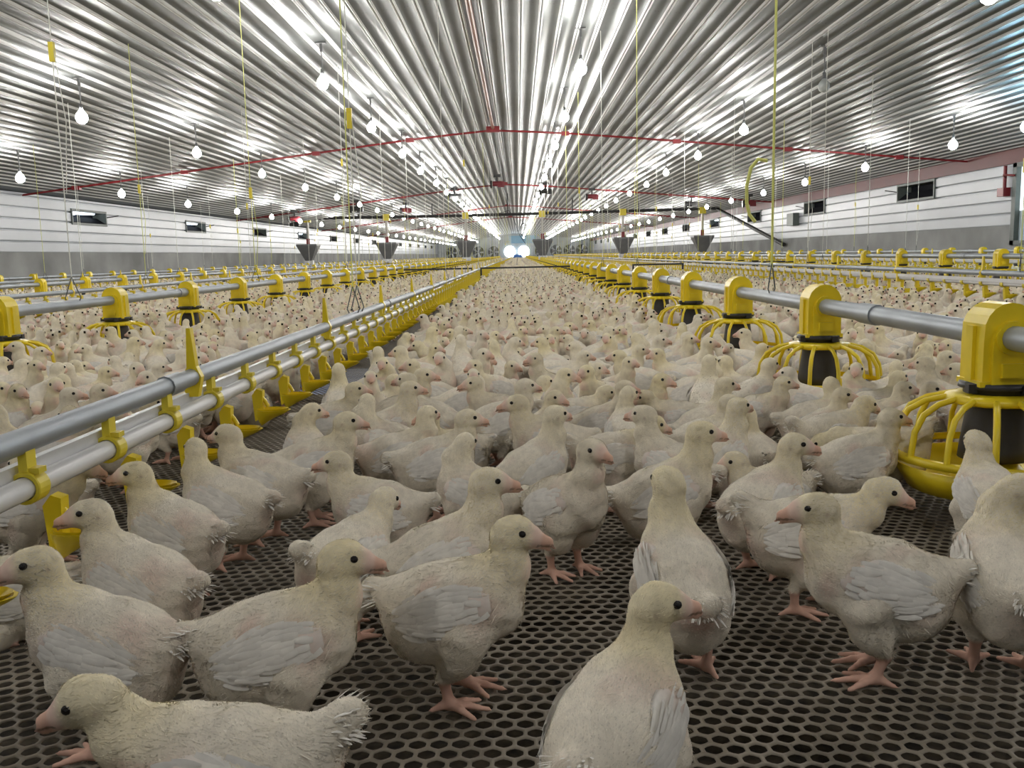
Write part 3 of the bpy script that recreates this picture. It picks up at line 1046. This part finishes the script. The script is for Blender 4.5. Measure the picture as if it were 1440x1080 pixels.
def down_mat(name, transl=0.0):
    m = bpy.data.materials.new(name); m.use_nodes = True
    nt = m.node_tree; b = nt.nodes['Principled BSDF']
    at = nt.nodes.new('ShaderNodeAttribute'); at.attribute_name = 'col'
    oi = nt.nodes.new('ShaderNodeObjectInfo')
    mul = nt.nodes.new('ShaderNodeMath'); mul.operation = 'MULTIPLY'
    nt.links.new(at.outputs['Alpha'], mul.inputs[0])
    rp = nt.nodes.new('ShaderNodeMapRange'); rp.inputs['To Min'].default_value = .1; rp.inputs['To Max'].default_value = .9
    nt.links.new(oi.outputs['Random'], rp.inputs['Value'])
    nt.links.new(rp.outputs[0], mul.inputs[1])
    mx = nt.nodes.new('ShaderNodeMixRGB'); mx.blend_type = 'MULTIPLY'
    mx.inputs[2].default_value = (1.0, .95, .66, 1)
    nt.links.new(mul.outputs[0], mx.inputs[0]); nt.links.new(at.outputs['Color'], mx.inputs[1])
    # fine mottling of the down
    tc = nt.nodes.new('ShaderNodeTexCoord'); nz = nt.nodes.new('ShaderNodeTexNoise'); nz.inputs['Scale'].default_value = 90; nz.inputs['Detail'].default_value = 3
    nt.links.new(tc.outputs['Object'], nz.inputs['Vector'])
    r2 = nt.nodes.new('ShaderNodeMapRange'); r2.inputs['From Min'].default_value = .3; r2.inputs['From Max'].default_value = .7; r2.inputs['To Min'].default_value = .90; r2.inputs['To Max'].default_value = 1.04
    nt.links.new(nz.outputs['Fac'], r2.inputs['Value'])
    sc = nt.nodes.new('ShaderNodeVectorMath'); sc.operation = 'SCALE'
    nt.links.new(mx.outputs[0], sc.inputs[0]); nt.links.new(r2.outputs[0], sc.inputs['Scale'])
    nt.links.new(sc.outputs[0], b.inputs['Base Color'])
    b.inputs['Roughness'].default_value = .85
    b.inputs['Specular IOR Level'].default_value = .15
    if transl:
        tr = nt.nodes.new('ShaderNodeBsdfTranslucent'); nt.links.new(sc.outputs[0], tr.inputs['Color'])
        ms = nt.nodes.new('ShaderNodeMixShader'); ms.inputs[0].default_value = transl
        nt.links.new(b.outputs[0], ms.inputs[1]); nt.links.new(tr.outputs[0], ms.inputs[2])
        nt.links.new(ms.outputs[0], nt.nodes['Material Output'].inputs['Surface'])
    return m


DOWN = down_mat('chick_down')
FEATH = down_mat('chick_feathers')
EYE = pmat('chick_eye', (.012, .01, .01), .12)


def set_col(me, col):
    a = me.color_attributes.new('col', 'FLOAT_COLOR', 'POINT')
    a.data.foreach_set('color', np.asarray(col, dtype=np.float32).ravel())


def vnormals(V, Q):
    T = np.concatenate([Q[:, [0, 1, 2]], Q[:, [0, 2, 3]]]) if Q.shape[1] == 4 else Q
    fn = np.cross(V[T[:, 1]] - V[T[:, 0]], V[T[:, 2]] - V[T[:, 0]])
    N = np.zeros_like(V)
    for k in range(3): np.add.at(N, T[:, k], fn)
    return N / (np.linalg.norm(N, axis=1, keepdims=True) + 1e-12), T, fn


def smooth(V, Q, it, w):
    E = np.concatenate([Q[:, [0, 1]], Q[:, [1, 2]], Q[:, [2, 3]], Q[:, [3, 0]]])
    for _ in range(it):
        S = np.zeros_like(V); c = np.zeros(len(V))
        np.add.at(S, E[:, 0], V[E[:, 1]]); np.add.at(S, E[:, 1], V[E[:, 0]])
        np.add.at(c, E[:, 0], 1); np.add.at(c, E[:, 1], 1)
        V = V + (S / c[:, None] - V) * w[:, None]
    return V


def eyes(pose):
    m = MB()
    for sd in (1, -1):
        c = pose.hd((.0085, sd * .0150, .0032))
        V = []; Fc = []
        nu, nv = 10, 6
        for j in range(nv + 1):
            ph = math.pi * j / nv
            for i in range(nu):
                th = 2 * math.pi * i / nu
                V.append(c + pose.R @ np.array([0.0039 * math.sin(ph) * math.cos(th), .0027 * math.cos(ph), .0037 * math.sin(ph) * math.sin(th)]))
        for j in range(nv):
            for i in range(nu):
                i2 = (i + 1) % nu
                Fc.append((j * nu + i, j * nu + i2, (j + 1) * nu + i2, (j + 1) * nu + i))
        m.add(V, Fc, 0, True)
    return m


def blade(base, d, n, L, W, curl=.1, seg=4, cup=.12):
    """one small feather blade; returns verts, quads"""
    d = d / np.linalg.norm(d); n = n - d * (n @ d); n /= np.linalg.norm(n); s_ = np.cross(d, n)
    V = []
    for i in range(seg + 1):
        t = i / seg
        w = W * (.45 + 1.1 * t) if t < .5 else W * (1.0 - .0 * t)
        w = W * math.sin(math.pi * min(.97, .22 + .76 * t)) ** .6
        c = base + d * L * t + n * (curl * L * (t * (1 - t)))
        V += [c - s_ * w - n * W * cup, c + n * W * cup * .5, c + s_ * w - n * W * cup]
    Q = []
    for i in range(seg):
        Q += [(i * 3, i * 3 + 1, i * 3 + 4, i * 3 + 3), (i * 3 + 1, i * 3 + 2, i * 3 + 5, i * 3 + 4)]
    return V, Q


def wing_mesh(pose, sd, seed):
    r_ = np.random.default_rng(seed)
    # core: flattened teardrop hugging the flank
    nu, nv = 22, 14
    V = []; Q = []; col = []
    ctr = np.array([-.016, 0, .121])
    Ls, Hs = .050, .026
    pl = pose.plump
    gx = np.linspace(-.085, .05, 26); gz = np.linspace(.08, .158, 16); gy = np.linspace(.002, .064, 32)
    Gb = np.stack(np.meshgrid(gx, gz, gy, indexing='ij'), -1)[..., [0, 2, 1]]
    Pb = (Gb - np.array([0, 0, .11])) @ pose.Rb.T + np.array([0, 0, .11 + pose.lift])
    Dv = sd_ell(Pb, pose.b((-.012, 0, .112)), (.068, .046 * pl, .044 * pl), pose.Rb)
    Dv = smin(Dv, sd_ell(Pb, pose.b((.034, 0, .108)), (.034, .037 * pl, .040 * pl), pose.Rb), .020)
    Dv = smin(Dv, sd_ell(Pb, pose.b((-.037, 0, .087)), (.044, .042 * pl, .039 * pl), pose.Rb), .018)
    Ys = np.where(Dv < 0, gy, 0).max(-1)
    Ys = np.maximum(Ys, .012)
    for _ in range(3):
        Yp = np.pad(Ys, 1, mode='edge'); Ys = (Yp[1:-1, 1:-1] * 2 + Yp[:-2, 1:-1] + Yp[2:, 1:-1] + Yp[1:-1, :-2] + Yp[1:-1, 2:]) / 6
    def ysurf(x, z):
        fx = min(max((x - gx[0]) / (gx[1] - gx[0]), 0), len(gx) - 1.001); fz = min(max((z - gz[0]) / (gz[1] - gz[0]), 0), len(gz) - 1.001)
        i, j = int(fx), int(fz); a, b_ = fx - i, fz - j
        return (Ys[i, j] * (1 - a) + Ys[i + 1, j] * a) * (1 - b_) + (Ys[i, j + 1] * (1 - a) + Ys[i + 1, j + 1] * a) * b_
    def surf(u, v):
        # u: 0 front .. 1 back (tip), v: -1..1 lower..upper ; returns body-frame point on the flank
        x = .042 - u * .116
        env = (math.sin(math.pi * min(1, u * .93 + .04)) ** .55) * (1 - .28 * u)
        z = .120 - .010 * u + v * .031 * env
        y = ysurf(x, z) + .0015 - .005 * u
        return x, y, z, env
    for j in range(nv):
        a = 2 * math.pi * j / nv
        for i in range(nu):
            u = i / (nu - 1)
            x, y, z, env = surf(u, math.cos(a))
            th = .0062 * env * math.sin(a)
            V.append(pose.b((x, sd * (y + .001 + th), z)))
            pk = math.exp(-((u - .12) / .16) ** 2) * .45
            c = np.array([.86, .83, .77]) * (1 - pk) + np.array([.76, .55, .47]) * pk
            col.append([*c, 0])
    for j in range(nv):
        for i in range(nu - 1):
            j2 = (j + 1) % nv
            q = (j * nu + i, j * nu + i + 1, j2 * nu + i + 1, j2 * nu + i)
            Q.append(q if sd > 0 else q[::-1])
    # overlapping rows of feathers
    for row, (u0, cnt, L, W) in enumerate(((.66, 9, .030, .0046), (.50, 10, .030, .0046), (.34, 11, .028, .0044), (.20, 10, .024, .0040), (.10, 8, .018, .0034))):
        for k in range(cnt):
            v = -.92 + 1.75 * k / (cnt - 1) + r_.normal() * .04
            u = u0 + r_.normal() * .02 - .05 * abs(v)
            x, y, z, env = surf(u, v)
            x2, y2, z2, _ = surf(min(1, u + .2), v * .9)
            p = pose.b((x, sd * (y + .0055 * math.sqrt(max(0, 1 - v * v)) + .0012), z))
            p2 = pose.b((x2, sd * (y2 + .0055), z2))
            d = p2 - p + np.array([0, 0, r_.normal() * .002])
            nn = pose.Rb @ np.array([0, sd * 1.0, .15])
            bv, bq = blade(p, d, nn, L * r_.uniform(.85, 1.15), W, .12)
            off = len(V)
            V += bv; Q += [tuple(i + off for i in q) for q in bq]
            c = np.array([.90, .87, .81]) * r_.uniform(.93, 1.03)
            col += [[*c, 0]] * len(bv)
    # fluff on the upper edge
    V = np.array(V)
    me = set_mesh('wing', V, [np.array(Q)], [FEATH], smooth=True)
    set_col(me, col)
    return me


def tail_mesh(pose, seed):
    r_ = np.random.default_rng(seed + 50)
    V = []; Q = []; col = []
    base = pose.b((-.088, 0, .122 + .045 * pose.tail))
    for k in range(130):
        a = (k % 9 - 4) / 4 * .45 + r_.normal() * .1
        e = r_.uniform(-.45, .45)
        d = pose.Rb @ np.array([-1.0, a, .25 + e])
        p = base + np.array([r_.uniform(-.004, .012), a * .024, e * .022])
        bv, bq = blade(p, d, np.array([0, a * .5, 1.]), r_.uniform(.008, .016), r_.uniform(.0008, .0016), .1, 3)
        off = len(V); V += bv; Q += [tuple(i + off for i in q) for q in bq]
        col += [[*(np.array([.88, .85, .79]) * r_.uniform(.92, 1.03)), 0]] * len(bv)
    me = set_mesh('tail', np.array(V), [np.array(Q)], [FEATH], smooth=True)
    set_col(me, col)
    return me


def plumage_mesh(pose, V, Q, col, bare, n, seed, lscale=1.):
    r_ = np.random.default_rng(seed + 9)
    N, T, fn = vnormals(V, Q)
    area = np.linalg.norm(fn, axis=1)
    tri = r_.choice(len(T), n, p=area / area.sum())
    w = r_.dirichlet((1, 1, 1), n)
    P = (V[T[tri]] * w[..., None]).sum(1)
    Nn = (N[T[tri]] * w[..., None]).sum(1); Nn /= np.linalg.norm(Nn, axis=1, keepdims=True)
    Cc = (col[T[tri]] * w[..., None]).sum(1); B = (bare[T[tri]] * w).sum(1)
    keep = (r_.random(n) > B * 1.3) & (P[:, 2] > .022 + max(0, 0))
    P, Nn, Cc, B = P[keep], Nn[keep], Cc[keep], B[keep]
    n = len(P)
    hd = np.linalg.norm(P - pose.head, axis=1)
    headness = np.clip(1.3 - hd / .05, 0, 1)
    neckness = np.clip((P[:, 2] - (pose.b((.03, 0, .15))[2])) / .02, 0, 1) * (1 - headness) * (P[:, 0] > 0)
    flow = np.tile(np.array([-1., 0, -.35]), (n, 1))
    flow[neckness > .3] = (-.45, 0, -1.)
    hb = pose.R @ np.array([-1., 0, -.3])
    flow = flow * (1 - headness[:, None]) + hb * headness[:, None]
    # clumps
    kk = r_.normal(size=(3, 3)) * 130
    flow += np.sin(P @ kk) * .45
    tan = flow - Nn * (flow * Nn).sum(1, keepdims=True)
    tan /= np.linalg.norm(tan, axis=1, keepdims=True) + 1e-9
    lift = r_.uniform(.25, 1.1, n)[:, None] * (1 - .3 * headness[:, None])
    d = tan + Nn * lift + r_.normal(size=(n, 3)) * .22
    d /= np.linalg.norm(d, axis=1, keepdims=True)
    L = (r_.uniform(.0055, .0125, n) * (1 - .55 * headness - .2 * neckness) * lscale)[:, None]
    side = np.cross(d, Nn); side /= np.linalg.norm(side, axis=1, keepdims=True) + 1e-9
    W = (r_.uniform(.00025, .00055, n) * (1 if n > 6000 else 2.2) * (1 - .3 * headness))[:, None]
    base = P - Nn * .0008
    V4 = np.stack([base - side * W, base + side * W, base + d * L * .6 + side * W * .8 + Nn * L * .05, base + d * L, base + d * L * .6 - side * W * .8 + Nn * L * .05], 1).reshape(-1, 3)
    o = (np.arange(n) * 5)[:, None]
    Qd = o + np.array([0, 1, 2, 4]); Tr = o + np.array([4, 2, 3])
    c = Cc.copy(); c[:, :3] = c[:, :3] * .6 + np.array([.89, .83, .71]) * .4
    c[:, :3] *= r_.uniform(.88, 1.06, n)[:, None]
    me = set_mesh('plumage', V4, [Qd, Tr], [FEATH], smooth=False)
    set_col(me, np.repeat(c, 5, 0))
    me.normals_split_custom_set_from_vertices(np.repeat(Nn + r_.normal(size=(n, 3)) * .2, 5, 0).tolist())
    return me


POSES = {
    'alert': Pose(),
    'tall': Pose(head=(.056, 0, .204), hpit=.05, lean=.28, lift=.002, mid=(.050, 0, .168)),
    'left': Pose(head=(.060, .012, .190), hyaw=.75, hpit=.1),
    'right': Pose(head=(.060, -.012, .190), hyaw=-.75, hpit=.1),
    'forward': Pose(head=(.088, 0, .168), hpit=.25, lean=.06, mid=(.066, 0, .142), legs=((.02, 0), (-.018, 0)), tail=.6),
    'peck': Pose(head=(.120, 0, .122), hpit=.55, lean=-.10, mid=(.088, 0, .132), legs=((.015, 0), (-.01, 0)), tail=.7),
    'sit': Pose(head=(.052, .004, .150), hyaw=.25, hpit=.1, lift=-.042, plump=1.06, sit=True, lean=.1),
    'sitlow': Pose(head=(.066, -.01, .128), hyaw=-.4, hpit=.2, lift=-.045, plump=1.06, sit=True, lean=.05),
    'back': Pose(head=(.030, -.022, .192), hyaw=-1.5, hpit=.15, lean=.25, mid=(.040, -.004, .165)),
    'backl': Pose(head=(.034, .020, .190), hyaw=1.4, hpit=.15, lean=.2, mid=(.044, .004, .162)),
}
CH = {}


def build_pose(name, seed):
    ps = POSES[name]
    V, Q = ps.grid_mesh(.0024)
    hl = (V - ps.head) @ ps.R
    w = np.full(len(V), .5)
    w[(V[:, 2] < .045 + ps.lift)] = .12
    w[(hl[:, 0] > .02) & (np.linalg.norm(V - ps.head, axis=1) < .06)] = .15
    V = smooth(V, Q, 3, w)
    col, bare = ps.colours(V, seed)
    N0, _, _ = vnormals(V, Q)
    r_ = np.random.default_rng(seed)
    nz = np.zeros(len(V))
    for f_ in (70, 110, 170, 240):
        for _ in range(3):
            nz += np.sin(V @ (r_.normal(size=3) * f_) + r_.random() * 6.3) * 60 / f_
    V = V + N0 * (nz * .0006 * (1 - bare))[:, None]
    em = eyes(ps)
    Ve = np.array([tuple(v) for v in em.V]); Qe = np.array(em.Fc) + len(V)
    midx = np.concatenate([np.zeros(len(Q)), np.ones(len(Qe))])
    # body goes with its legs, beak and eyes as one mesh
    body = set_mesh('chick_' + name, np.concatenate([V, Ve]), [np.concatenate([Q, Qe])], [DOWN, EYE], midx, True)
    set_col(body, np.concatenate([col, np.tile([0, 0, 0, 0], (len(Ve), 1))]))
    pl = plumage_mesh(ps, V, Q, col, bare, 30000, seed)
    CH[name] = dict(body=body, plumage=pl, wings=[wing_mesh(ps, sd, seed + sd) for sd in (1, -1)], tail=tail_mesh(ps, seed))
    # mid-distance single mesh: body, wings, some down
    V, Q = ps.grid_mesh(.0046)
    col, bare = ps.colours(V, seed)
    pm = plumage_mesh(ps, V, Q, col, bare, 1800, seed + 1, 1.2)
    parts = [(V, Q, col, 0)]
    def arr(me):
        v = np.empty(len(me.vertices) * 3, np.float32); me.vertices.foreach_get('co', v)
        c = np.empty(len(me.vertices) * 4, np.float32); me.color_attributes['col'].data.foreach_get('color', c)
        f = [tuple(p.vertices) for p in me.polygons]
        return v.reshape(-1, 3), f, c.reshape(-1, 4)
    VV = [V, Ve]; QQ = [Q, np.array(em.Fc) + len(V)]; CC = [col, np.tile([0, 0, 0, 0], (len(Ve), 1))]; MI = [np.zeros(len(Q)), np.ones(len(Ve) and len(em.Fc))]
    off = len(V) + len(Ve)
    TT = []; MT = []
    for me in (*CH[name]['wings'], CH[name]['tail'], pm):
        v, f, c = arr(me)
        q4 = np.array([x for x in f if len(x) == 4]); t3 = [x for x in f if len(x) == 3]
        VV.append(v); CC.append(c); QQ.append(q4 + off); MI.append(np.full(len(q4), 2))
        if t3: TT.append(np.array(t3) + off); MT.append(np.full(len(t3), 2))
        off += len(v)
    Fs = [np.concatenate(QQ)] + ([np.concatenate(TT)] if TT else [])
    me = set_mesh('chick_mid_' + name, np.concatenate(VV), Fs, [DOWN, EYE, FEATH], np.concatenate(MI + MT), True)
    set_col(me, np.concatenate(CC))
    CH[name]['mid'] = me


for i, nme in enumerate(POSES):
    build_pose(nme, 11 * i + 3)


def chick(name, x, y, heading, s=1., label='', group=None, hi=True):
    m = CH[name]
    o = link('chick', m['body'] if hi else m['mid'])
    o.location = (x, y, 0); o.rotation_euler = (0, 0, math.radians(heading)); o.scale = (s, s, s)
    tag(o, label, 'chick', group)
    if hi:
        link('plumage', m['plumage'], o)
        link('wing', m['wings'][0], o); link('wing', m['wings'][1], o)
        link('tail', m['tail'], o)
    return o

# (feet pixel x, y in the photo's frame -> point on the slats, heading, pose, scale, label)
FG = [
    (325, 1280, 184, 'forward', 1.06, 'yellow-headed chick bowing its head at the bottom left corner'),
    (408, 1050, 8, 'alert', 1.06, 'cream chick facing right in profile with stubby tail at lower left'),
    (650, 985, -8, 'alert', 1.06, 'tall white chick in right profile alone at the centre of the bare slats'),
    (870, 1205, 62, 'right', 1.06, 'yellow-headed chick seen from behind at bottom centre, head turned right'),
    (958, 945, 97, 'tall', 1.08, 'chick seen straight from behind with raised neck, right of centre'),
    (1222, 950, 172, 'alert', 1.08, 'white chick in left profile with one leg forward at lower right'),
    (1140, 858, -14, 'forward', 1.04, 'chick facing right whose head shows above the left-facing chick'),
    (1405, 940, 78, 'back', 1.10, 'large chick seen from behind, cut off by the right edge'),
    (158, 1052, 168, 'left', 1.06, 'plump white chick facing left at the left edge, yellow patch on neck'),
    (206, 940, 155, 'left', 1.04, 'white chick with pink face bending left behind the lowest left chick'),
    (252, 846, 152, 'left', 1.02, 'chick facing left with beak by the second drinker cup'),
    (322, 796, 160, 'right', 1.02, 'white chick looking left under the drinker pipe with ragged wing'),
    (372, 762, 163, 'alert', 1.04, 'round white chick facing left between cup and aisle, third row'),
    (52, 800, 4, 'forward', 1.02, 'pale chick stretching right to peck past the nearest yellow cup'),
    (448, 736, 12, 'alert', 1.04, 'white chick in right profile with pink feet behind the third row'),
    (532, 806, 178, 'alert', .98, 'slender white chick in left profile, beak toward the drinker line'),
    (494, 892, 62, 'forward', .98, 'chick with lowered head between the two profile chicks at centre left'),
    (632, 902, 8, 'tall', 1.04, 'white chick facing right directly behind the tall centre chick'),
    (672, 782, 155, 'back', .98, 'pink-faced chick looking left behind the centre pair'),
    (798, 808, -48, 'tall', 1.02, 'upright chick showing its breast and both feet, centre'),
    (618, 728, 14, 'alert', 1.02, 'white chick in right profile just above the centre pair'),
    (772, 696, 182, 'alert', 1.05, 'broad tan-shaded chick standing sideways behind the centre group'),
    (566, 712, 12, 'left', .98, 'small-headed pink chick turned toward the camera at centre left'),
    (548, 672, 16, 'tall', 1.0, 'white chick with raised head looking right in the fourth row'),
    (862, 716, 12, 'forward', .98, 'yellow-headed chick leaning right behind the upright breast-on chick'),
    (938, 790, 6, 'tall', 1.04, 'white chick facing right behind the raised-neck chick'),
    (850, 656, -25, 'tall', .94, 'thin-necked chick facing right above the upright chick'),
    (1072, 806, 40, 'right', 1.04, 'chick seen from behind with an orange throat, looking right'),
    (1062, 686, 95, 'sit', 1.0, 'chick showing only its round white rump, right of centre'),
    (1165, 690, 22, 'forward', 1.04, 'blurred chick stretching its long neck to the right'),
    (1205, 727, 5, 'alert', 1.0, 'pink-beaked chick facing right just left of the nearest feeder'),
    (1240, 708, 165, 'peck', .98, 'grey-shaded chick feeding at the nearest round pan'),
    (1388, 795, 85, 'alert', 1.0, 'chick seen from behind in front of the nearest round pan'),
    (1432, 838, 18, 'sit', 1.1, 'pale chick resting at the right edge below the nearest pan'),
    (955, 652, 178, 'forward', .96, 'chick facing left toward the thin-necked chick'),
    (990, 690, 20, 'alert', .98, 'yellowish chick half hidden behind the white right-facing chick'),
    (470, 655, 5, 'alert', 1.0, 'chick facing right beside the fourth drinker cup'),
    (8, 900, 200, 'sit', 1.0, 'chick partly cut off by the left edge under the nearest cup'),
    (700, 640, 200, 'alert', 1.0, 'chick facing left toward camera behind the tan-shaded chick'),
    (775, 600, 215, 'tall', 1.0, 'upright chick staring at the camera in mid flock'),
]


def circles(name, x, y, hdg, s):
    a = math.radians(hdg)
    lo = 1.0
    f = {'peck': .075, 'forward': .062}.get(name, .045)
    return [(x + math.cos(a) * f * s, y + math.sin(a) * f * s), (x - math.cos(a) * .045 * s, y - math.sin(a) * .045 * s)]


class Hash:
    def __init__(s, c=.1): s.c = c; s.d = {}
    def ok(s, x, y, r):
        i, j = int(x // s.c), int(y // s.c)
        for a in (-1, 0, 1):
            for b_ in (-1, 0, 1):
                for (u, v) in s.d.get((i + a, j + b_), ()):
                    if (u - x) ** 2 + (v - y) ** 2 < r * r: return False
        return True
    def add(s, x, y): s.d.setdefault((int(x // s.c), int(y // s.c)), []).append((x, y))


FEEDS = [(.87, 1.68), (-1.95, 3.47), (-4.95, 4.6), (-7.95, 5.2), (4.0, 4.75), (7.0, 5.1)]
DRINKS = [(-.67, -.78, -.49), (2.9, 2.79, 3.08), (-3.45, -3.56, -3.27), (-6.45, -6.56, -6.27), (5.5, 5.39, 5.68)]


def blocked(x, y, r=.05):
    for fx, fy in FEEDS:
        if abs(x - fx) < .3:
            k = round(y - fy)
            if k >= 0 and (x - fx) ** 2 + (y - fy - k) ** 2 < (.178 + r) ** 2: return True
            if k < 0 and abs(x - fx) < .03 + r and False: return True
    for _, a, b_ in DRINKS:
        if a < x < b_: return True
    return False


hs = Hash()
hf = Hash()
nfg = 0
for (px, py, hdg, nm, s_, lb) in FG:
    g = ground(px, py)
    chick(nm, g.x, g.y, hdg, s_, lb, 'chicks in the foreground', True)
    nfg += 1
    for c in circles(nm, g.x, g.y, hdg, s_):
        hs.add(*c); hf.add(*c)
rp_ = random.Random(21)
names = ['alert', 'tall', 'left', 'right', 'forward', 'sit', 'sitlow', 'back', 'backl', 'peck']
wts = [4, 3.4, 2.6, 2.6, 1.6, 2.0, 1.6, 1.4, 1.4, .8]
placed = []
RM = .079
YPACK = 12.5
tries = 150000
for t in range(tries):
    # most tries close by so the near flock packs tightly
    y = 1.35 + (YPACK - 1.35) * rp_.random() ** .75
    hw = .60 * y + .25
    x = rp_.uniform(max(-hw, XL + .2), min(hw, XR - .2))
    if y < 2.9:
        # bare slats in the lower right of the photo
        px, py, _ = project((x, y, 0))
        if py > 745 and px > 380: continue
        if py > 760: continue
        if rp_.random() < .3: continue
    nm = rp_.choices(names, wts)[0]
    hdg = rp_.choice((rp_.gauss(0, 40), rp_.gauss(180, 40), rp_.uniform(0, 360), rp_.gauss(20, 35)))
    s_ = rp_.uniform(.93, 1.06)
    cs = circles(nm, x, y, hdg, s_)
    if any(blocked(*c) for c in cs): continue
    if not all(hs.ok(c[0], c[1], RM) and hf.ok(c[0], c[1], .093) for c in cs): continue
    for c in cs: hs.add(*c)
    placed.append((x, y, hdg, nm, s_))
# birds right at the pans and cups
def vis(x, y):
    px, py, z = project((x, y, .1)); return -30 < px < 1470 and py < 1120
placed = [p for p in placed if vis(p[0], p[1])]
placed.sort(key=lambda p: p[0] ** 2 + p[1] ** 2)
NIND = 300 - nfg
ind, rest = placed[:NIND], placed[NIND:]
print('packed', len(placed), 'individual up to', ind[-1][:2])
DIRS = [(0, 'right'), (45, 'right and away'), (90, 'away'), (135, 'left and away'), (180, 'left'), (225, 'left toward camera'), (270, 'toward camera'), (315, 'right toward camera')]
ordw = ordn + ['ninth', 'tenth', 'eleventh', 'twelfth']
bins = {}
for p in ind:
    x, y, hdg = p[:3]
    d8 = DIRS[int(((hdg % 360) + 22.5) // 45) % 8][1]
    lane = 'far left' if x < -1.95 else 'left' if x < -.67 else 'aisle' if x < .87 else 'right'
    bins.setdefault((lane, int((y - 1.18) // 1.0), d8), []).append(p)
for (lane, bnd, d8), ps in bins.items():
    ps.sort(key=lambda p: p[0] / p[1])
    zone = {'far left': 'beyond left feeding line', 'left': 'beside the drinker line', 'aisle': 'in the aisle', 'right': 'right of aisle feeders'}[lane]
    pn = ordn[max(0, bnd)] if bnd < 8 else 'farther'
    for i, p in enumerate(ps):
        x, y, hdg, nm, s_ = p
        pos = ('%s from left ' % ordw[min(i, 11)]) if len(ps) > 1 else ''
        lb = 'chick facing %s, %s%s level with %s pan' % (d8, pos, zone, pn)
        chick(nm, x, y, hdg, s_, lb, 'chicks in the flock', hi=(y < 2.3))

# ------------------------------------------------------------------ the rest of the flock, one mesh
def lod(name, vox):
    ps = POSES[name]
    V, Q = ps.grid_mesh(vox)
    col, _ = ps.colours(V, 5)
    return V, Q, col


def eye_spots(name):
    ps = POSES[name]
    out = []
    for sd in (1, -1):
        c = ps.hd((.0085, sd * .0160, .0032)); a = ps.R @ np.array([.005, 0, 0]); b_ = ps.R @ np.array([0, 0, .005]); o = ps.R @ np.array([0, sd * .003, 0])
        out.append((np.array([c - a - b_ + o * .2, c + a - b_ + o * .2, c + a + b_ + o * .2, c - a + b_ + o * .2, c + o]), np.array([(0, 1, 4), (1, 2, 4), (2, 3, 4), (3, 0, 4)])))
    return out


L1 = {n_: lod(n_, .0085) for n_ in names}
L2 = {n_: lod(n_, .016) for n_ in names}
L3 = {n_: lod(n_, .028) for n_ in ('alert', 'tall', 'sit', 'left')}
BV, BQ, BT, BC, BM = [], [], [], [], []
boff = 0


def bake(L, nm, x, y, hdg, s_, eyes_=False):
    global boff
    V, Q, col = L[nm]
    a = math.radians(hdg); c, sn = math.cos(a) * s_, math.sin(a) * s_
    def tr(V):
        W = np.empty((len(V), 3), np.float32)
        W[:, 0] = V[:, 0] * c - V[:, 1] * sn + x; W[:, 1] = V[:, 0] * sn + V[:, 1] * c + y; W[:, 2] = V[:, 2] * s_
        return W
    BV.append(tr(V)); BQ.append((Q + boff).astype(np.int32))
    cc = col.astype(np.float32).copy()
    cc[:, 3] *= rp_.uniform(.2, 1.6)
    cc[:, :3] *= rp_.uniform(.93, 1.04)
    BC.append(cc); boff += len(V)
    if eyes_:
        for ev, ef in eye_spots(nm):
            BV.append(tr(ev)); BT.append((ef + boff).astype(np.int32))
            BC.append(np.tile(np.array([.02, .015, .01, 0], np.float32), (5, 1))); boff += 5


for (x, y, hdg, nm, s_) in rest:
    bake(L1 if y < 9.5 else L2, nm, x, y, hdg, s_, True)
n3 = list(L3)
y = YPACK
while y < 102:
    step = .225 if y < 28 else .27
    x = XL + .25
    while x < XR - .2:
        xx = x + rp_.uniform(-.07, .07); yy = y + rp_.uniform(-.07, .07)
        x += step * (1 if y < 28 else 1.1)
        px, py, _ = project((xx, yy, .1))
        if px < -25 or px > 1465: continue
        if any(abs(xx - fx) < .13 for fx, _ in FEEDS) and yy < 40: continue
        if any(a < xx < b_ for _, a, b_ in DRINKS) and yy < 40: continue
        if y < 28: bake(L2, rp_.choices(names, wts)[0], xx, yy, rp_.uniform(0, 360), rp_.uniform(.93, 1.06), y < 16)
        else: bake(L3, rp_.choice(n3), xx, yy, rp_.uniform(0, 360), rp_.uniform(.98, 1.1))
    y += step
fme = set_mesh('flock', np.concatenate(BV), [np.concatenate(BQ), np.concatenate(BT)], [DOWN], None, True)
set_col(fme, np.concatenate(BC))
print('flock faces', len(fme.polygons))
tag(link('chick_flock', fme), 'dense flock of white chicks covering the slats out to the far wall', 'chicks', kind='stuff')
